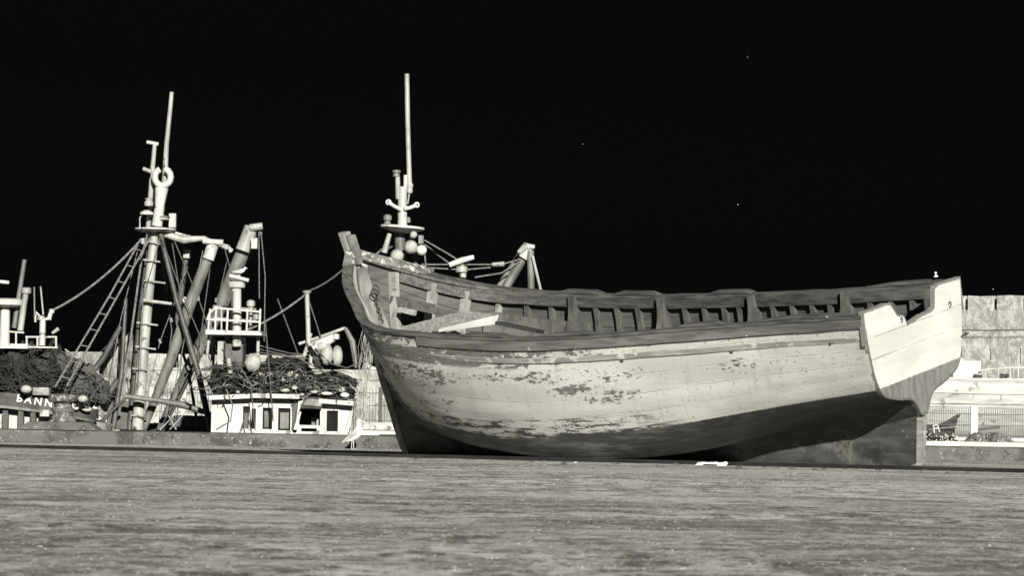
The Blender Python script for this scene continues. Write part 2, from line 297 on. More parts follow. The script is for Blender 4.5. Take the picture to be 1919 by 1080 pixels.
# ======================= mesh helpers =======================
class MB:
    def __init__(s): s.v=[];s.f=[];s.m=[];s.cm=0
    def add(s,vs,fs):
        o=len(s.v); s.v+= [tuple(a) for a in vs]; s.f+=[tuple(o+i for i in f) for f in fs]; s.m+=[s.cm]*len(fs); return s
    def box(s,c,size,rot=None,bev=0):
        hx,hy,hz=[q/2 for q in size]; M_=rot or Matrix.Identity(3); c=Vector(c)
        b=min(bev,hx*.9,hy*.9,hz*.9) if bev else min(hx,hy,hz)*.08
        vs=[];idx={}
        for sx in (-1,1):
            for sy in (-1,1):
                for sz in (-1,1):
                    for ax in range(3):
                        p=[sx*(hx-b),sy*(hy-b),sz*(hz-b)]; p[ax]=(sx*hx,sy*hy,sz*hz)[ax]
                        idx[(sx,sy,sz,ax)]=len(vs); vs.append(c+M_@Vector(p))
        fs=[]
        S=(-1,1)
        for ax in range(3):
            o=[a for a in range(3) if a!=ax]
            for sg in S:
                q=[]
                for (u,w) in ((-1,-1),(1,-1),(1,1),(-1,1)):
                    t=[0,0,0];t[ax]=sg;t[o[0]]=u;t[o[1]]=w;q.append(idx[(*t,ax)])
                if (sg==1)!=(ax==1): pass
                else: q=q[::-1]
                fs.append(q)
        for ax in range(3):          # edges along ax
            o=[a for a in range(3) if a!=ax]
            for u in S:
                for w in S:
                    t1=[0,0,0];t1[ax]=-1;t1[o[0]]=u;t1[o[1]]=w;t2=t1[:];t2[ax]=1
                    q=[idx[(*t1,o[0])],idx[(*t1,o[1])],idx[(*t2,o[1])],idx[(*t2,o[0])]]
                    fs.append(q)
        for sx in S:
            for sy in S:
                for sz in S: fs.append([idx[(sx,sy,sz,a)] for a in range(3)])
        return s.add(vs,fs)
    def bar(s,a,b,w,h,up=(0,0,1)):
        a=Vector(a);b=Vector(b);z=(b-a); L=z.length; z.normalize(); u=Vector(up)
        if abs(z.dot(u))>.98: u=Vector((1,0,0))
        x=u.cross(z).normalized(); y=z.cross(x)
        return s.box((a+b)/2,(w,h,L),Matrix((x,y,z)).transposed())
    def tube(s,pts,r,n=8,caps=True):
        pts=[Vector(p) for p in pts]; rs=r if isinstance(r,(list,tuple)) else [r]*len(pts)
        rings=[];prev=None
        for i,p in enumerate(pts):
            t=(pts[min(i+1,len(pts)-1)]-pts[max(i-1,0)]).normalized()
            if prev is None: x=t.orthogonal().normalized()
            else: x=(prev-t*prev.dot(t)); x=x.normalized() if x.length>1e-6 else t.orthogonal().normalized()
            prev=x; y=t.cross(x)
            rings.append([p+(x*math.cos(2*math.pi*k/n)+y*math.sin(2*math.pi*k/n))*rs[i] for k in range(n)])
        return s.loft(rings,caps)
    def loft(s,rings,caps=True,closed=True):
        n=len(rings[0]);vs=[q for r_ in rings for q in r_];fs=[]
        for i in range(len(rings)-1):
            for k in range(n if closed else n-1):
                a=i*n+k;b=i*n+(k+1)%n; fs.append((a,b,b+n,a+n))
        if caps: fs.append(tuple(range(n))[::-1]); fs.append(tuple((len(rings)-1)*n+k for k in range(n)))
        return s.add(vs,fs)
    def lathe(s,c,prof,n=20,axis=(0,0,1)):
        ax=Vector(axis).normalized();x=ax.orthogonal().normalized();y=ax.cross(x);c=Vector(c)
        return s.loft([[c+ax*h+(x*math.cos(2*math.pi*k/n)+y*math.sin(2*math.pi*k/n))*max(r,.0005) for k in range(n)] for r,h in prof])
    def ball(s,c,r,n=12,sq=(1,1,1)):
        rings=[]
        for i in range(n//2+1):
            a=math.pi*i/(n//2)
            rings.append([(c[0]+r*sq[0]*max(math.sin(a),.01)*math.cos(2*math.pi*k/n),c[1]+r*sq[1]*max(math.sin(a),.01)*math.sin(2*math.pi*k/n),c[2]-r*sq[2]*math.cos(a)) for k in range(n)])
        return s.loft(rings)
    def prism(s,pts,th):
        a=[Vector(p) for p in pts];t=Vector(th);n=len(a)
        return s.add(a+[p+t for p in a],[tuple(range(n))[::-1],tuple(range(n,2*n))]+[(i,(i+1)%n,(i+1)%n+n,i+n) for i in range(n)])
    def build(s,name,material,parent=None,smooth=False,attrs=None,local=False):
        me=bpy.data.meshes.new(name)
        vs=s.v
        if parent is not None and not local:
            L=parent.location; vs=[(a[0]-L[0],a[1]-L[1],a[2]-L[2]) for a in vs]
            pp=parent.parent
            if pp is not None: vs=[(a[0]-pp.location[0],a[1]-pp.location[1],a[2]-pp.location[2]) for a in vs]
        me.from_pydata([tuple(a) for a in vs],[],s.f); me.validate()
        for m_ in (material if isinstance(material,list) else [material]): me.materials.append(M[m_] if isinstance(m_,str) else m_)
        if len(me.polygons)==len(s.m): me.polygons.foreach_set('material_index',s.m)
        import bmesh
        bm=bmesh.new();bm.from_mesh(me);bmesh.ops.recalc_face_normals(bm,faces=bm.faces);bm.to_mesh(me);bm.free()
        if smooth:
            me.polygons.foreach_set('use_smooth',[True]*len(me.polygons))
            try: me.set_sharp_from_angle(angle=math.radians(42))
            except Exception: pass
        if attrs:
            for an,vals in attrs.items():
                at=me.attributes.new(an,'FLOAT','POINT'); at.data.foreach_set('value',vals)
        o=bpy.data.objects.new(name,me); COL.objects.link(o)
        if parent is not None: o.parent=parent
        return o
def tag(o,label=None,cat=None,group=None,kind=None):
    if label:o['label']=label
    if cat:o['category']=cat
    if group:o['group']=group
    if kind:o['kind']=kind
    return o
def thing(name,label,cat,loc,group=None):
    o=bpy.data.objects.new(name,None); COL.objects.link(o); o.location=loc; o.empty_display_size=.2
    return tag(o,label,cat,group)
def single(name,mb,material,label,cat,loc,group=None,smooth=False,kind=None):
    mb.v=[(a[0]-loc[0],a[1]-loc[1],a[2]-loc[2]) for a in mb.v]
    o=mb.build(name,material,None,smooth); o.location=loc
    return tag(o,label,cat,group,kind)
def sag(a,b,d,n=14):
    a=Vector(a);b=Vector(b); return [a.lerp(b,i/n)-Vector((0,0,d*4*(i/n)*(1-i/n))) for i in range(n+1)]
def wall_holes(mb,X,Z,holes,f,th):
    """boxes filling rectangle X x Z except holes; f(x,z)->(front point), th = depth vector"""
    xs=sorted(set([X[0],X[1]]+[h[0] for h in holes]+[h[1] for h in holes])); zs=sorted(set([Z[0],Z[1]]+[h[2] for h in holes]+[h[3] for h in holes]))
    for a,b in zip(xs,xs[1:]):
        # merge vertical runs
        run=None
        for c,d in zip(zs,zs[1:]):
            inh=any(h[0]<=(a+b)/2<=h[1] and h[2]<=(c+d)/2<=h[3] for h in holes)
            if not inh: run=(run[0],d) if run else (c,d)
            if (inh or d==zs[-1]) and run:
                mb.prism([f(a,run[0]),f(b,run[0]),f(b,run[1]),f(a,run[1])],th); run=None
def heap(x0,x1,topf,botf,Y,depth,amp=.05,nx=60,ny=14,seed=0,fr=2.2):
    """lumpy covered mass: rounded section between a top and a bottom line, given in photo pixels at distance Y"""
    mb=MB();rings=[]
    for i in range(nx+1):
        t=i/nx; px=x0+(x1-x0)*t; e=max(math.sin(math.pi*min(max(t,.0),1)),0)**.35
        zt=P(px,topf(px),Y)[2]; zb=P(px,botf(px),Y)[2]; X=P(px,700,Y)[0]; zc=(zt+zb)/2; hz=(zt-zb)/2*max(e,.05); hy=depth/2*max(e,.05)
        ring=[]
        for k in range(ny*2):
            a=math.pi*k/ny; sy=math.copysign(abs(math.cos(a))**.7,math.cos(a)); sz=math.copysign(abs(math.sin(a))**.7,math.sin(a))
            p=Vector((X,Y+depth/2-hy*sy,zc+hz*sz))
            nn=mn.fractal(p*fr+Vector((seed,0,0)),.8,2.1,5); ring.append(p+Vector((0,-sy,sz)).normalized()*nn*amp*2)
        rings.append(ring)
    mb.loft(rings); return mb
def lin(*pts):
    xs=[p[0] for p in pts];ys=[p[1] for p in pts]
    def f(x):
        if x<=xs[0]: return ys[0]
        for i in range(len(xs)-1):
            if x<=xs[i+1]: return ys[i]+(ys[i+1]-ys[i])*(x-xs[i])/(xs[i+1]-xs[i])
        return ys[-1]
    return f
def pt(Y,*q): return [P(x,y,Y) for x,y in q]
def pxm(Y): return Y/FPX
def dup(root,loc,label=None):
    r=root.copy(); COL.objects.link(r); r.location=loc
    if label: r['label']=label
    for ch in root.children:
        c=ch.copy(); COL.objects.link(c); c.parent=r
    return r

def tangle(name,label,x0,x1,topf,botf,Y,count,m,loc,rmin=.5,rmax=1.3,spread=.3,cat='rope',group=None):
    mb=MB(); u=Y/FPX
    for k in range(count):
        px=R.uniform(x0,x1); t=topf(px);b=botf(px); py=t+(b-t)*R.random(); p=Vector(P(px,py,Y+spread*R.random()*(1-(py-t)/(b-t+.1)))); d=Vector((R.uniform(-1,1),R.uniform(-.2,.2),R.uniform(-.5,.5))).normalized(); pts=[]
        for i in range(9):
            pts.append(p.copy()); d=(d+Vector((R.uniform(-.5,.5),R.uniform(-.2,.2),R.uniform(-.5,.5)))).normalized(); p=p+d*u*R.uniform(3,7)
            q=proj(p); tt=topf(q[0])-1
            if q[1]<tt: p.z-=(tt-q[1])*u*1.2
            if q[1]>botf(q[0]): p.z+=2*u
        mb.tube(pts,R.uniform(rmin,rmax)*u*.5,4)
    return single(name,mb,m,label,cat,loc,group,True)

# ======================= hero boat =======================
boat=thing('beached_boat','old wooden fishing boat with peeling pale paint and white notched transom, leaning on the quay','wooden boat',BO)
mw=Matrix(((BF[0],BY[0],BU[0],BO[0]),(BF[1],BY[1],BU[1],BO[1]),(BF[2],BY[2],BU[2],BO[2]),(0,0,0,1)))
boat.matrix_world=mw
S0,S1=-.12,7.0
def sheerz(s): return hp(s,0)[2]
def hull_shell():
    mb=MB();ns,nv=210,52;A={'wl':[],'ds':[],'sx':[],'pk':[]}
    for side in (1,-1):
        vs=[]
        for i in range(ns+1):
            s=S0+(S1-S0)*i/ns; zs=sheerz(s)
            for j in range(nv+1):
                x,y,z=hp(s,j/nv)
                # slight unevenness of old planks
                fr=(j/nv*11)%1; bul=-.004*(1-4*(fr-.5)**2)*-1+.006*mn.noise(Vector((x*1.3,j/nv*9,side)))
                vs.append((x,(y+bul)*side,z)); A['wl'].append(z-zwl(s)); A['ds'].append(zs-z); A['sx'].append(x); A['pk'].append(j/nv*11)
        fs=[(i*(nv+1)+j,(i+1)*(nv+1)+j,(i+1)*(nv+1)+j+1,i*(nv+1)+j+1) for i in range(ns) for j in range(nv)]
        mb.add(vs,fs if side==1 else [f[::-1] for f in fs])
    return mb.build('hull','hull',boat,True,A,local=True)
hull=hull_shell()
def nrm(s,v,d):
    """point on the inner side of the planking, d metres inboard, near side"""
    a=hp(s,max(v-.01,0));b=hp(s,min(v+.01,1)); ty,tz=b[1]-a[1],b[2]-a[2]; L=math.hypot(ty,tz) or 1
    p=hp(s,v); ny,nz=tz/L,-ty/L                      # rotate tangent
    if ny>0 and v<.5 : ny,nz=-ny,-nz
    if nz<0 and v>=.5: ny,nz=-ny,-nz
    return (p[0],max(p[1]+ny*d,.0),p[2]+nz*d)
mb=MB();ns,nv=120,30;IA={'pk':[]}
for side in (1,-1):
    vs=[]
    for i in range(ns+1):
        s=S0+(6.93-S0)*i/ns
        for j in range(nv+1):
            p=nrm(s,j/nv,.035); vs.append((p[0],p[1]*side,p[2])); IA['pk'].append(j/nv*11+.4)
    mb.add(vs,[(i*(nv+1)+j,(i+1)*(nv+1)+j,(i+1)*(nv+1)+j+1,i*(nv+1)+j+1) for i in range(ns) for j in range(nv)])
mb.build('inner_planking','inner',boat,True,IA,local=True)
knees=[4.97,3.77,2.47,1.2]
fx=[6.80,6.56,6.30,5.98,5.62,5.30,4.70,4.42,4.14,3.48,3.20,2.92,2.70,2.22,1.95,1.68,1.44,.92,.66,.40,.14]
def frame(s,d0=.034,d1=.10,w=.065,v0=.03,v1=.98,n=26):
    mb=MB()
    for side in (1,-1):
        rings=[]
        for j in range(n+1):
            v=v0+(v1-v0)*j/n; o=nrm(s,v,d0); q=nrm(s,v,d1)
            rings.append([(o[0]-w/2,o[1]*side,o[2]),(o[0]+w/2,o[1]*side,o[2]),(q[0]+w/2,q[1]*side,q[2]),(q[0]-w/2,q[1]*side,q[2])])
        mb.loft(rings)
    return mb
for s in fx: frame(s,d1=.112 if s>6 else .095,w=.095 if s>6 else .055,v0=.05).build('frame','frame_lit' if s>5.7 else 'frame',boat,local=True)
for s in knees:
    mb=MB()
    for side in (1,-1):
        rings=[]
        for j in range(23):
            v=.0+.62*j/22; o=nrm(s,v,.034); t=j/22; d=.15+.55*(t/.5)**2.2
            q=nrm(s,v,0); q=(q[0],max(q[1]-d,.02),q[2]-.0)
            rings.append([(o[0]-.04,o[1]*side,o[2]),(o[0]+.04,o[1]*side,o[2]),(q[0]+.04,q[1]*side,q[2]),(q[0]-.04,q[1]*side,q[2])])
        mb.loft(rings)
    mb.build('knee','frame',boat,local=True)
def strip(s0,s1,yo,yi_,zt,zb,side,n=110,wob=0.0,ends=0):
    """band along the sheer: outer/inner offset from the planking, top/bottom height from the sheer"""
    mb=MB();rings=[]
    for i in range(n+1):
        s=s0+(s1-s0)*i/n; x,y,z=hp(s,0); yi=yi_-(.06*max(0,min(1,(s-5.9)/.5)) if zt<.03 and yo>.03 else 0)
        def at(d):
            v=max(min(d/1.4,.6),0)
            q=hp(s,v); return q[1]
        e=1.0
        if ends: e=math.sin(math.pi*min(.5,min(i,n-i)/max(1,n)*ends*.5))
        w=wob*mn.noise(Vector((s*3.1,side,zt*9)))
        y1=at(max(-zt,0)); y2=at(max(-zb,0)); b=.006
        zt_=zb+(zt-zb)*(e if ends else 1)
        a=[(y1+yo-b,zt_+w),(y1+yo,zt_-b+w),(y2+yo,zb+b+w),(y2+yo-b,zb+w),(y2+yi+b,zb+w),(y2+yi,zb+b+w),(y1+yi,zt_-b+w),(y1+yi+b,zt_+w)]
        rings.append([(x,max(yy,.001)*side,z+zz) for yy,zz in a])
    mb.loft(rings); return mb
for side in (1,-1):
    strip(S0+.005,6.97,.035,-.09,.012,-.022,side,wob=.010).build('rail_cap','rail',boat,local=True)
    strip(S0+.005,6.75,-.085,-.108,-.004,-.140,side,wob=.008).build('inwale','rail',boat,local=True)
    strip(S0+.01,5.35,.028,.0,-.0225,-.125,side,wob=.006).build('wale','wale',boat,local=True)
    strip(S0+.01,5.25,.019,.0,-.205,-.262,side,wob=.006).build('rubbing_strake','rub',boat,local=True)
for side,a,b in ((1,4.1,4.75),(1,3.05,3.62),(-1,3.85,4.45),(-1,2.5,3.12),(-1,4.62,5.2),(1,1.55,2.1)):
    strip(a,b,.03,-.095,.048,.014,side,n=24,ends=5).build('rail_pad','rail',boat,local=True)
# quarter planks on the rails at the stern
for side in (1,-1):
    strip(S0+.01,1.25 if side>0 else 1.0,.03,-.095,.05,.014,side,n=30,ends=2.2).build('quarter_rail','rail',boat,local=True)
# transom -------------------------------------------------
def zbot(y):
    y=abs(y); best=hp(S0,1)[2]; prev=hp(S0,1)
    for j in range(59,-1,-1):
        q=hp(S0,j/60)
        if q[1]>=y: 
            t=(y-prev[1])/(q[1]-prev[1]) if q[1]!=prev[1] else 0
            return prev[2]+(q[2]-prev[2])*max(0,min(1,t)) if prev[1]<y else best
        prev=q; best=q[2]
    return 1.74
topf=lin((-1.0,1.80),(-.52,1.815),(-.455,1.80),(-.43,1.76),(-.405,1.60),(-.33,1.575),(-.22,1.565),(-.1,1.56),(.05,1.535),(.17,1.525),(.19,1.60),(.24,1.635),(.33,1.65),(.37,1.70),(.44,1.79),(.52,1.805),(1.0,1.80))
seamf=lin((.4,0.0),(.75,1.0),(1.02,1.5),(1.30,2.0),(1.51,3.0),(1.80,4.0))
mb=MB();A={'wl':[],'ds':[],'sx':[],'pk':[],'edge':[]};ny,nz=150,34;W=.968
for side_x in (-.140,-.085):
    vs=[]
    for i in range(ny+1):
        y=-W+2*W*i/ny
        zt=topf(y)+.006*mn.noise(Vector((y*40,3,0)))+(.008*mn.noise(Vector((y*90,1,0))) if -.42<y<.2 else 0); zb=zbot(min(abs(y),.945))-.012
        if abs(y)>.955: zb=1.45
        for j in range(nz+1):
            z=zb+(zt-zb)*j/nz; vs.append((side_x,y*(1+.004*mn.noise(Vector((z*30,y,5)))),z))
            A['wl'].append(z-.985);A['ds'].append(1);A['sx'].append(0);A['pk'].append(seamf(z))
            e=max(0,1-min(j,nz-j)*(zt-zb)/nz/.06); 
            A['edge'].append(max(e,max(0,1-(W-abs(y))/.05)))
    mb.add(vs,[(i*(nz+1)+j,(i+1)*(nz+1)+j,(i+1)*(nz+1)+j+1,i*(nz+1)+j+1) for i in range(ny) for j in range(nz)])
n1=(ny+1)*(nz+1); fs=[]
for i in range(ny):
    for j in (0,nz):
        a=i*(nz+1)+j; fs.append((a,a+nz+1,a+nz+1+n1,a+n1))
for i in (0,ny):
    for j in range(nz):
        a=i*(nz+1)+j; fs.append((a,a+1,a+1+n1,a+n1))
mb.add([],[]); mb.f+=fs; mb.m+=[0]*len(fs)
mb.build('transom','transom',boat,False,A,local=True)
mb=MB()   # inner posts beside the notch
mb.box((-.04,-.47,1.60),(.075,.09,.34)); mb.build('notch_post','frame',boat,local=True); mb=MB(); mb.box((-.04,.45,1.56),(.075,.09,.34)); mb.build('notch_post','frame',boat,local=True)
# ring bolts and plates on the transom
for y,z,r in ((-.69,1.56,.022),(-.93,1.19,.02),(.27,1.585,.017)):
    mb=MB(); mb.tube([(-.148,y+r*math.cos(a),z+r*math.sin(a)*1.3) for a in [k*math.pi/6 for k in range(11)]],.006,6)
    if r==.02: mb.bar((-.147,y-.07,z+.01),(-.147,y+.08,z-.0),.012,.02,(1,0,0))
    mb.build('eye_bolt','iron',boat,local=True)
# keel, deadwood, posts ------------------------------------
def slab(pts,th,name,m,n=1):
    mb=MB(); mb.prism([(x,-th/2,z) for x,z in pts],(0,th,0)); return mb.build(name,m,boat,local=True)
mb=MB();kx=60
for side in (1,-1):
    vs=[]
    for i in range(kx+1):
        x=-.03+(6.76-(-.03))*i/kx
        s=min(max(x,S0),6.95); zt=hp(s,1)[2]+.03; zb=.0+.012*abs(mn.noise(Vector((x*4,0,0))))
        if x<.16: zb+=(.16-x)**2*2.2
        if x>6.6: zt=.6+(x-6.6)*1.9
        th=.053+.006*mn.noise(Vector((x*2,side,1)))
        xa=x
        for j in range(9):
            t=j/8; z=zb+(zt-zb)*t; xx=x
            if i==kx: xx=stemx(z)-.07
            if i==0: xx=-.03-.13*z
            elif i<6: xx=x-.13*z*(1-i/6)
            elif i>kx-6: xx=x+(stemx(z)-.07-6.76)*(1-(kx-i)/6)
            vs.append((xx,side*th*(1 if 0<j else .8),z))
    mb.add(vs,[(i*9+j,(i+1)*9+j,(i+1)*9+j+1,i*9+j+1) for i in range(kx) for j in range(8)])
nn=(kx+1)*9
mb.f+=[(i*9,(i+1)*9,(i+1)*9+nn,i*9+nn) for i in range(kx)]+[(j,j+1,j+1+nn,j+nn) for j in range(8)]; mb.m+=[0]*(kx+8)
mb.build('keel','keel',boat,True,local=True)
def post(name,zs,xf,depth,th,m,taper=.0):
    mb=MB();rings=[]
    for i,z in enumerate(zs):
        x=xf(z)+.006*mn.noise(Vector((z*7,1,0))); h=th/2
        rings.append([(x,-h*.55,z),(x,h*.55,z),(x-.03,h,z),(x-depth,h,z),(x-depth,-h,z),(x-.03,-h,z)])
    mb.loft(rings); return mb.build(name,m,boat,local=True)
post('stem',[.94+i*(1.38)/28 for i in range(29)],stemx,.12,.115,'stempaint')
post('forefoot',[.02+i*.92/20 for i in range(21)],stemx,.12,.125,'stem')
# stem head: two worn timbers standing above the rails
post('stem_head',[2.32+i*.245/8 for i in range(9)],lambda z:stemx(z)+.01+(z-2.3)*.12,.095,.13,'apron')
post('stem_head_backing',[2.2+i*.33/8 for i in range(9)],lambda z:stemx(z)-.088+(z-2.3)*.12,.075,.10,'stem')
mb=MB();rings=[]
for i in range(14):
    z=.03+i*.50/13; x=-.035-.13*z; rings.append([(x-.02,-.05,z),(x-.02,.05,z),(x+.03,.062,z),(x+.03,-.062,z)])
mb.loft(rings).build('sternpost','rub',boat,local=True)  # paler than the keel: light on its aft face put into the colour
mb=MB();rings=[]
for i in range(18):
    z=1.15+i*1.0/17; x=stemx(z)-.075; d=.17+.12*max(0,(1.9-z)); w=.09*math.sin(math.pi*min(.97,max(.06,(2.2-z)/1.1)))**.6
    rings.append([(x,-w*.4,z),(x,w*.4,z),(x-d*.55,w,z),(x-d,w*.8,z),(x-d,-w*.8,z),(x-d*.55,-w,z)])
mb.loft(rings).build('apron','apron',boat,local=True)
# breasthook and worn rail ends
for side,a in ((-1,6.60),(1,6.90)):
    strip(a,6.985,.038,-.165,.045,.008,side,n=26,wob=.035).build('worn_rail_end','worn',boat,local=True)
def ringpts(c,r,ax1,ax2,n=16): return [tuple(c[k]+r*(math.cos(a)*ax1[k]+math.sin(a)*ax2[k]) for k in range(3)) for a in [2*math.pi*i/n for i in range(n+1)]]
zc=1.90; xr=stemx(zc)-.30
rg=MB(); rg.tube(ringpts((xr-.03,-.01,zc),.052,(0,1,0),(.25,0,1)),.0085,8,False); rg.tube(ringpts((xr-.045,.045,zc-.035),.05,(.2,1,0),(.1,0,1)),.0085,8,False); rg=rg.build('mooring_ring','iron',boat,True,local=True)
mb=MB()
for i in range(7):
    c=(xr-.05-.006*i,.03+.006*(i%2),zc-.10-.042*i); mb.tube(ringpts(c,.024,(0,1,0) if i%2 else (1,0,0),(0,0,1),10),.006,6,False)
mb.build('chain','iron',boat,True,local=True)
# bolts through the top strake
for s,ds,r in ((2.74,.155,.028),(1.47,.175,.026),(.30,.165,.02),(4.3,.2,.014),(5.9,.35,.014)):
    v=ds/1.35; 
    while hp(s,0)[2]-hp(s,v)[2]<ds: v+=.004
    p=hp(s,v); mb=MB(); mb.lathe((p[0],p[1]-.003,p[2]),[(0.001,0),(r,0),(r,.008),(r*.6,.011),(r*.55,.016),(0.001,.017)],12,(0,1,0)); mb.build('bolt','iron',boat,True,local=True)
mb=MB(); x0,y0,z0=hp(.12,0); mb.lathe((x0,-(y0-.03),z0+.075),[(.025,0),(.022,.008),(.009,.016),(.007,.028),(.015,.038),(.012,.048),(.003,.053)],14); mb.build('rail_knob','float',boat,True,local=True)
mb=MB()   # thwart riser board along the far side and floor
rings=[]
for i in range(31):
    s=4.75+(6.05-4.75)*i/30; q=nrm(s,.13,.13);q2=nrm(s,.27,.13); rings.append([(s,-q[1],q[2]+.02),(s,-q[1]+.03,q[2]+.02),(s,-q2[1]+.03,q2[2]+.02),(s,-q2[1],q2[2]+.02)])
mb.loft(rings).build('seat_riser','frame',boat,local=True)
def B2(p): return boat2w(p)
# loose timbers lying in the bow (things of their own)
def bth(name,label,cat,c,group=None):
    e=thing(name,label,cat,B2(c),group); return e
def lmb(mbx):  # boat coordinates -> world
    mbx.v=[boat2w(a) for a in mbx.v]; return mbx
def local_from_px(px,py,y):      # boat coordinates of a pixel at lateral position y
    d=ray(px,py); Pn=Vector(BY); C=Vector((0,0,CAMH)); O=Vector(BO)+Pn*y; d=Vector(d); t=((O-C).dot(Pn))/d.dot(Pn); w=C+d*t-Vector(BO)
    return (w.dot(Vector(BF)),y,w.dot(Vector(BU)))
def quadboard(name,label,cat,corners,th,m,extra=None):
    mb=MB(); c=[Vector(boat2w(q)) for q in corners]; nrm_=(c[1]-c[0]).cross(c[3]-c[0]).normalized()
    if nrm_.z>0: nrm_=-nrm_
    n=14
    rings=[]
    for i in range(n+1):
        t=i/n; a=c[0].lerp(c[1],t);b=c[3].lerp(c[2],t); wv=Vector((0,0,.004*mn.noise(a*9)))
        rings.append([a+wv,b+wv,b+wv+nrm_*th,a+wv+nrm_*th])
    mb.loft(rings); loc=tuple((c[0]+c[2])/2)
    mb.v=[tuple(Vector(a)-Vector(loc)) for a in mb.v]
    o=mb.build(name,m); o.location=loc; return tag(o,label,cat)

L1=local_from_px
# hatch-like grey board with a white edge: top face + white side board
a=L1(752,613,.25);b=L1(868,582,-.35);c=L1(934,590,-.15);d=L1(822,617,.42)
root=thing('loose_hatch_board','grey weathered board with a white painted edge lying across the bow of the beached boat','plank',boat2w(((a[0]+c[0])/2,0,a[2])))
ca=[Vector(boat2w(q)) for q in (a,b,c,d)]
mb=MB(); dn=Vector((0,0,-.03)); mb.prism(ca,dn); mb.build('board','plank',root)
e0=ca[3]+Vector((0,-.012,-.004)); e1=ca[2]+Vector((.004,-.012,-.004))
mb=MB(); mb.prism([e0,e1,e1-Vector((0.03,0,.105)),e0-Vector((0,0,.03))],(0,.03,0)); mb.build('edge_board','whiteplank',root)
def beam(name,label,p,q,w,h,m,ya,yb,group=None):
    A_=Vector(boat2w(L1(*p,ya)));B_=Vector(boat2w(L1(*q,yb))); c_=(A_+B_)/2
    mb=MB(); n=10
    mb.bar(A_,B_,w,h); return single(name,mb,m,label,'timber',tuple(c_))
beam('broken_beam','short broken beam with a notched end, propped across the bow frames',(734,562),(812,579),.09,.10,'frame',-.30,-.35)
beam('long_timber','long ribbed timber running aft from the broken beam in the bow',(760,571),(856,592),.05,.075,'frame',-.2,-.25)
beam('timber_block','small pale timber block below the broken beam in the bow',(750,580),(778,587),.06,.06,'plank',-.15,-.15)
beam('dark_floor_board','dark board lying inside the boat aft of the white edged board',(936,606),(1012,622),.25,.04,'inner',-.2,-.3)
# ======================= setting =======================
def sheet(name,x0,x1,y0,y1,z,m,nx=1,ny=1,fn=None):
    mb=MB(); vs=[(x0+(x1-x0)*i/nx,y0+(y1-y0)*j/ny,z) for j in range(ny+1) for i in range(nx+1)]
    if fn: vs=[(a,b,c+fn(a,b)) for a,b,c in vs]
    mb.add(vs,[(j*(nx+1)+i,j*(nx+1)+i+1,(j+1)*(nx+1)+i+1,(j+1)*(nx+1)+i) for i in range(nx) for j in range(ny)])
    o=mb.build(name,m,None,bool(fn)); return tag(o,kind='structure')
def gz(x,y):
    k=min(1,max(0,(34-y)/10)); return k*.007*mn.fractal(Vector((x*.35,y*.5,0)),.9,2.1,4)
mb=MB(); 
sheet('quay_ground',-40,40,2,53.02,0,'ground',160,200,gz)
sheet('quay_ground',-400,400,-300,1.99,0,'ground'); sheet('quay_ground',-400,-40,2,53.02,0,'ground'); sheet('quay_ground',40,400,2,53.02,0,'ground')
mb=MB(); mb.box((0,53.85,-.9),(800,.30,1.9)); tag(mb.build('quay_wall','concrete'),kind='structure')
def kerb():
    mb=MB();rings=[];n=260
    for i in range(n+1):
        x=-30+60*i/n; w=.008*mn.noise(Vector((x*1.7,0,0))); w2=.012*mn.noise(Vector((x*2.3,4,0)))
        rings.append([(x,52.98+w2,-.02),(x,53.0+w2,.12),(x,53.03+w2,.178+w),(x,53.10,.190+w),(x,53.9,.192),(x,54.0,.17),(x,54.0,-.02)])
    mb.loft(rings); return mb
tag(kerb().build('quay_kerb','concrete',None,True),'low worn concrete kerb along the edge of the quay','kerb',kind='structure')
sheet('harbour_water',-900,900,53.9,111,-1.55,'water')
sheet('far_quay',-900,900,110.3,1600,.215,'stone'); mb=MB(); mb.box((0,110.35,.135),(500,.5,.17)); tag(mb.build('far_quay_coping','coping'),kind='structure')
mb=MB(); mb.box((0,110.55,-.9),(500,.3,1.9)); tag(mb.build('far_quay_wall','dark'),kind='structure')
# steel rail let into the quay, running under the boat
a=Vector(G(-700,822)); b=Vector(G(2900,911)); mb=MB(); dirv=(b-a).normalized()
mb.bar(a+Vector((0,0,.010)),b+Vector((0,0,.010)),.14,.052); loc=tuple((a+b)/2)
single('crane_rail',mb,'rust','long dark steel rail let into the quay beneath the beached boat','rail',loc)
# grit
mb=MB();
for i in range(52000):
    near_=i<34000
    Y=7.0+13*R.random() if near_ else 20+31*R.random()
    X=(R.random()*2-1)*(Y*.142+.3); r=((.0011+.0032*R.random()**4) if near_ else (.0025+.006*R.random()**4)); z=gz(X,Y)-.0003
    a1=R.uniform(.6,1.7);a2=R.uniform(.6,1.7)
    mb.cm=0 if i%20<3 else (1 if i%20<13 else 2)
    mb.add([(X+r*a1,Y,z),(X,Y+r,z),(X-r*a2,Y,z),(X,Y-r,z),(X+r*.3,Y,z+r*R.uniform(.4,1.0))],[(0,1,4),(1,2,4),(2,3,4),(3,0,4)])
mb.cm=0
tag(mb.build('grit',['grit_light','grit_mid','stone_dark']),'scattered pale and dark grit on the quay','grit',kind='stuff')
for i,(px,py,r,lab) in enumerate([(484,1001,.0045,'dark angular pebble in the near foreground, larger of two'),(337,973,.0038,'small dark pebble in the foreground, left of the larger one'),(424,924,.004,'tiny dark pebble lying beyond the two foreground pebbles'),(1057,872,.014,'dark lump of dirt on the quay in front of the boat')]):
    c=G(px,py); rr=r*1.3; mb=MB(); mb.ball((c[0],c[1],c[2]+rr*.5),rr,8,(1.5,1,.8)); mb.v=[tuple(Vector(q)+Vector((1,1,1))*rr*.35*mn.noise(Vector(q)*70)) for q in mb.v]
    single('pebble',mb,'stone_dark',lab,'pebble',c,'pebbles on the quay')
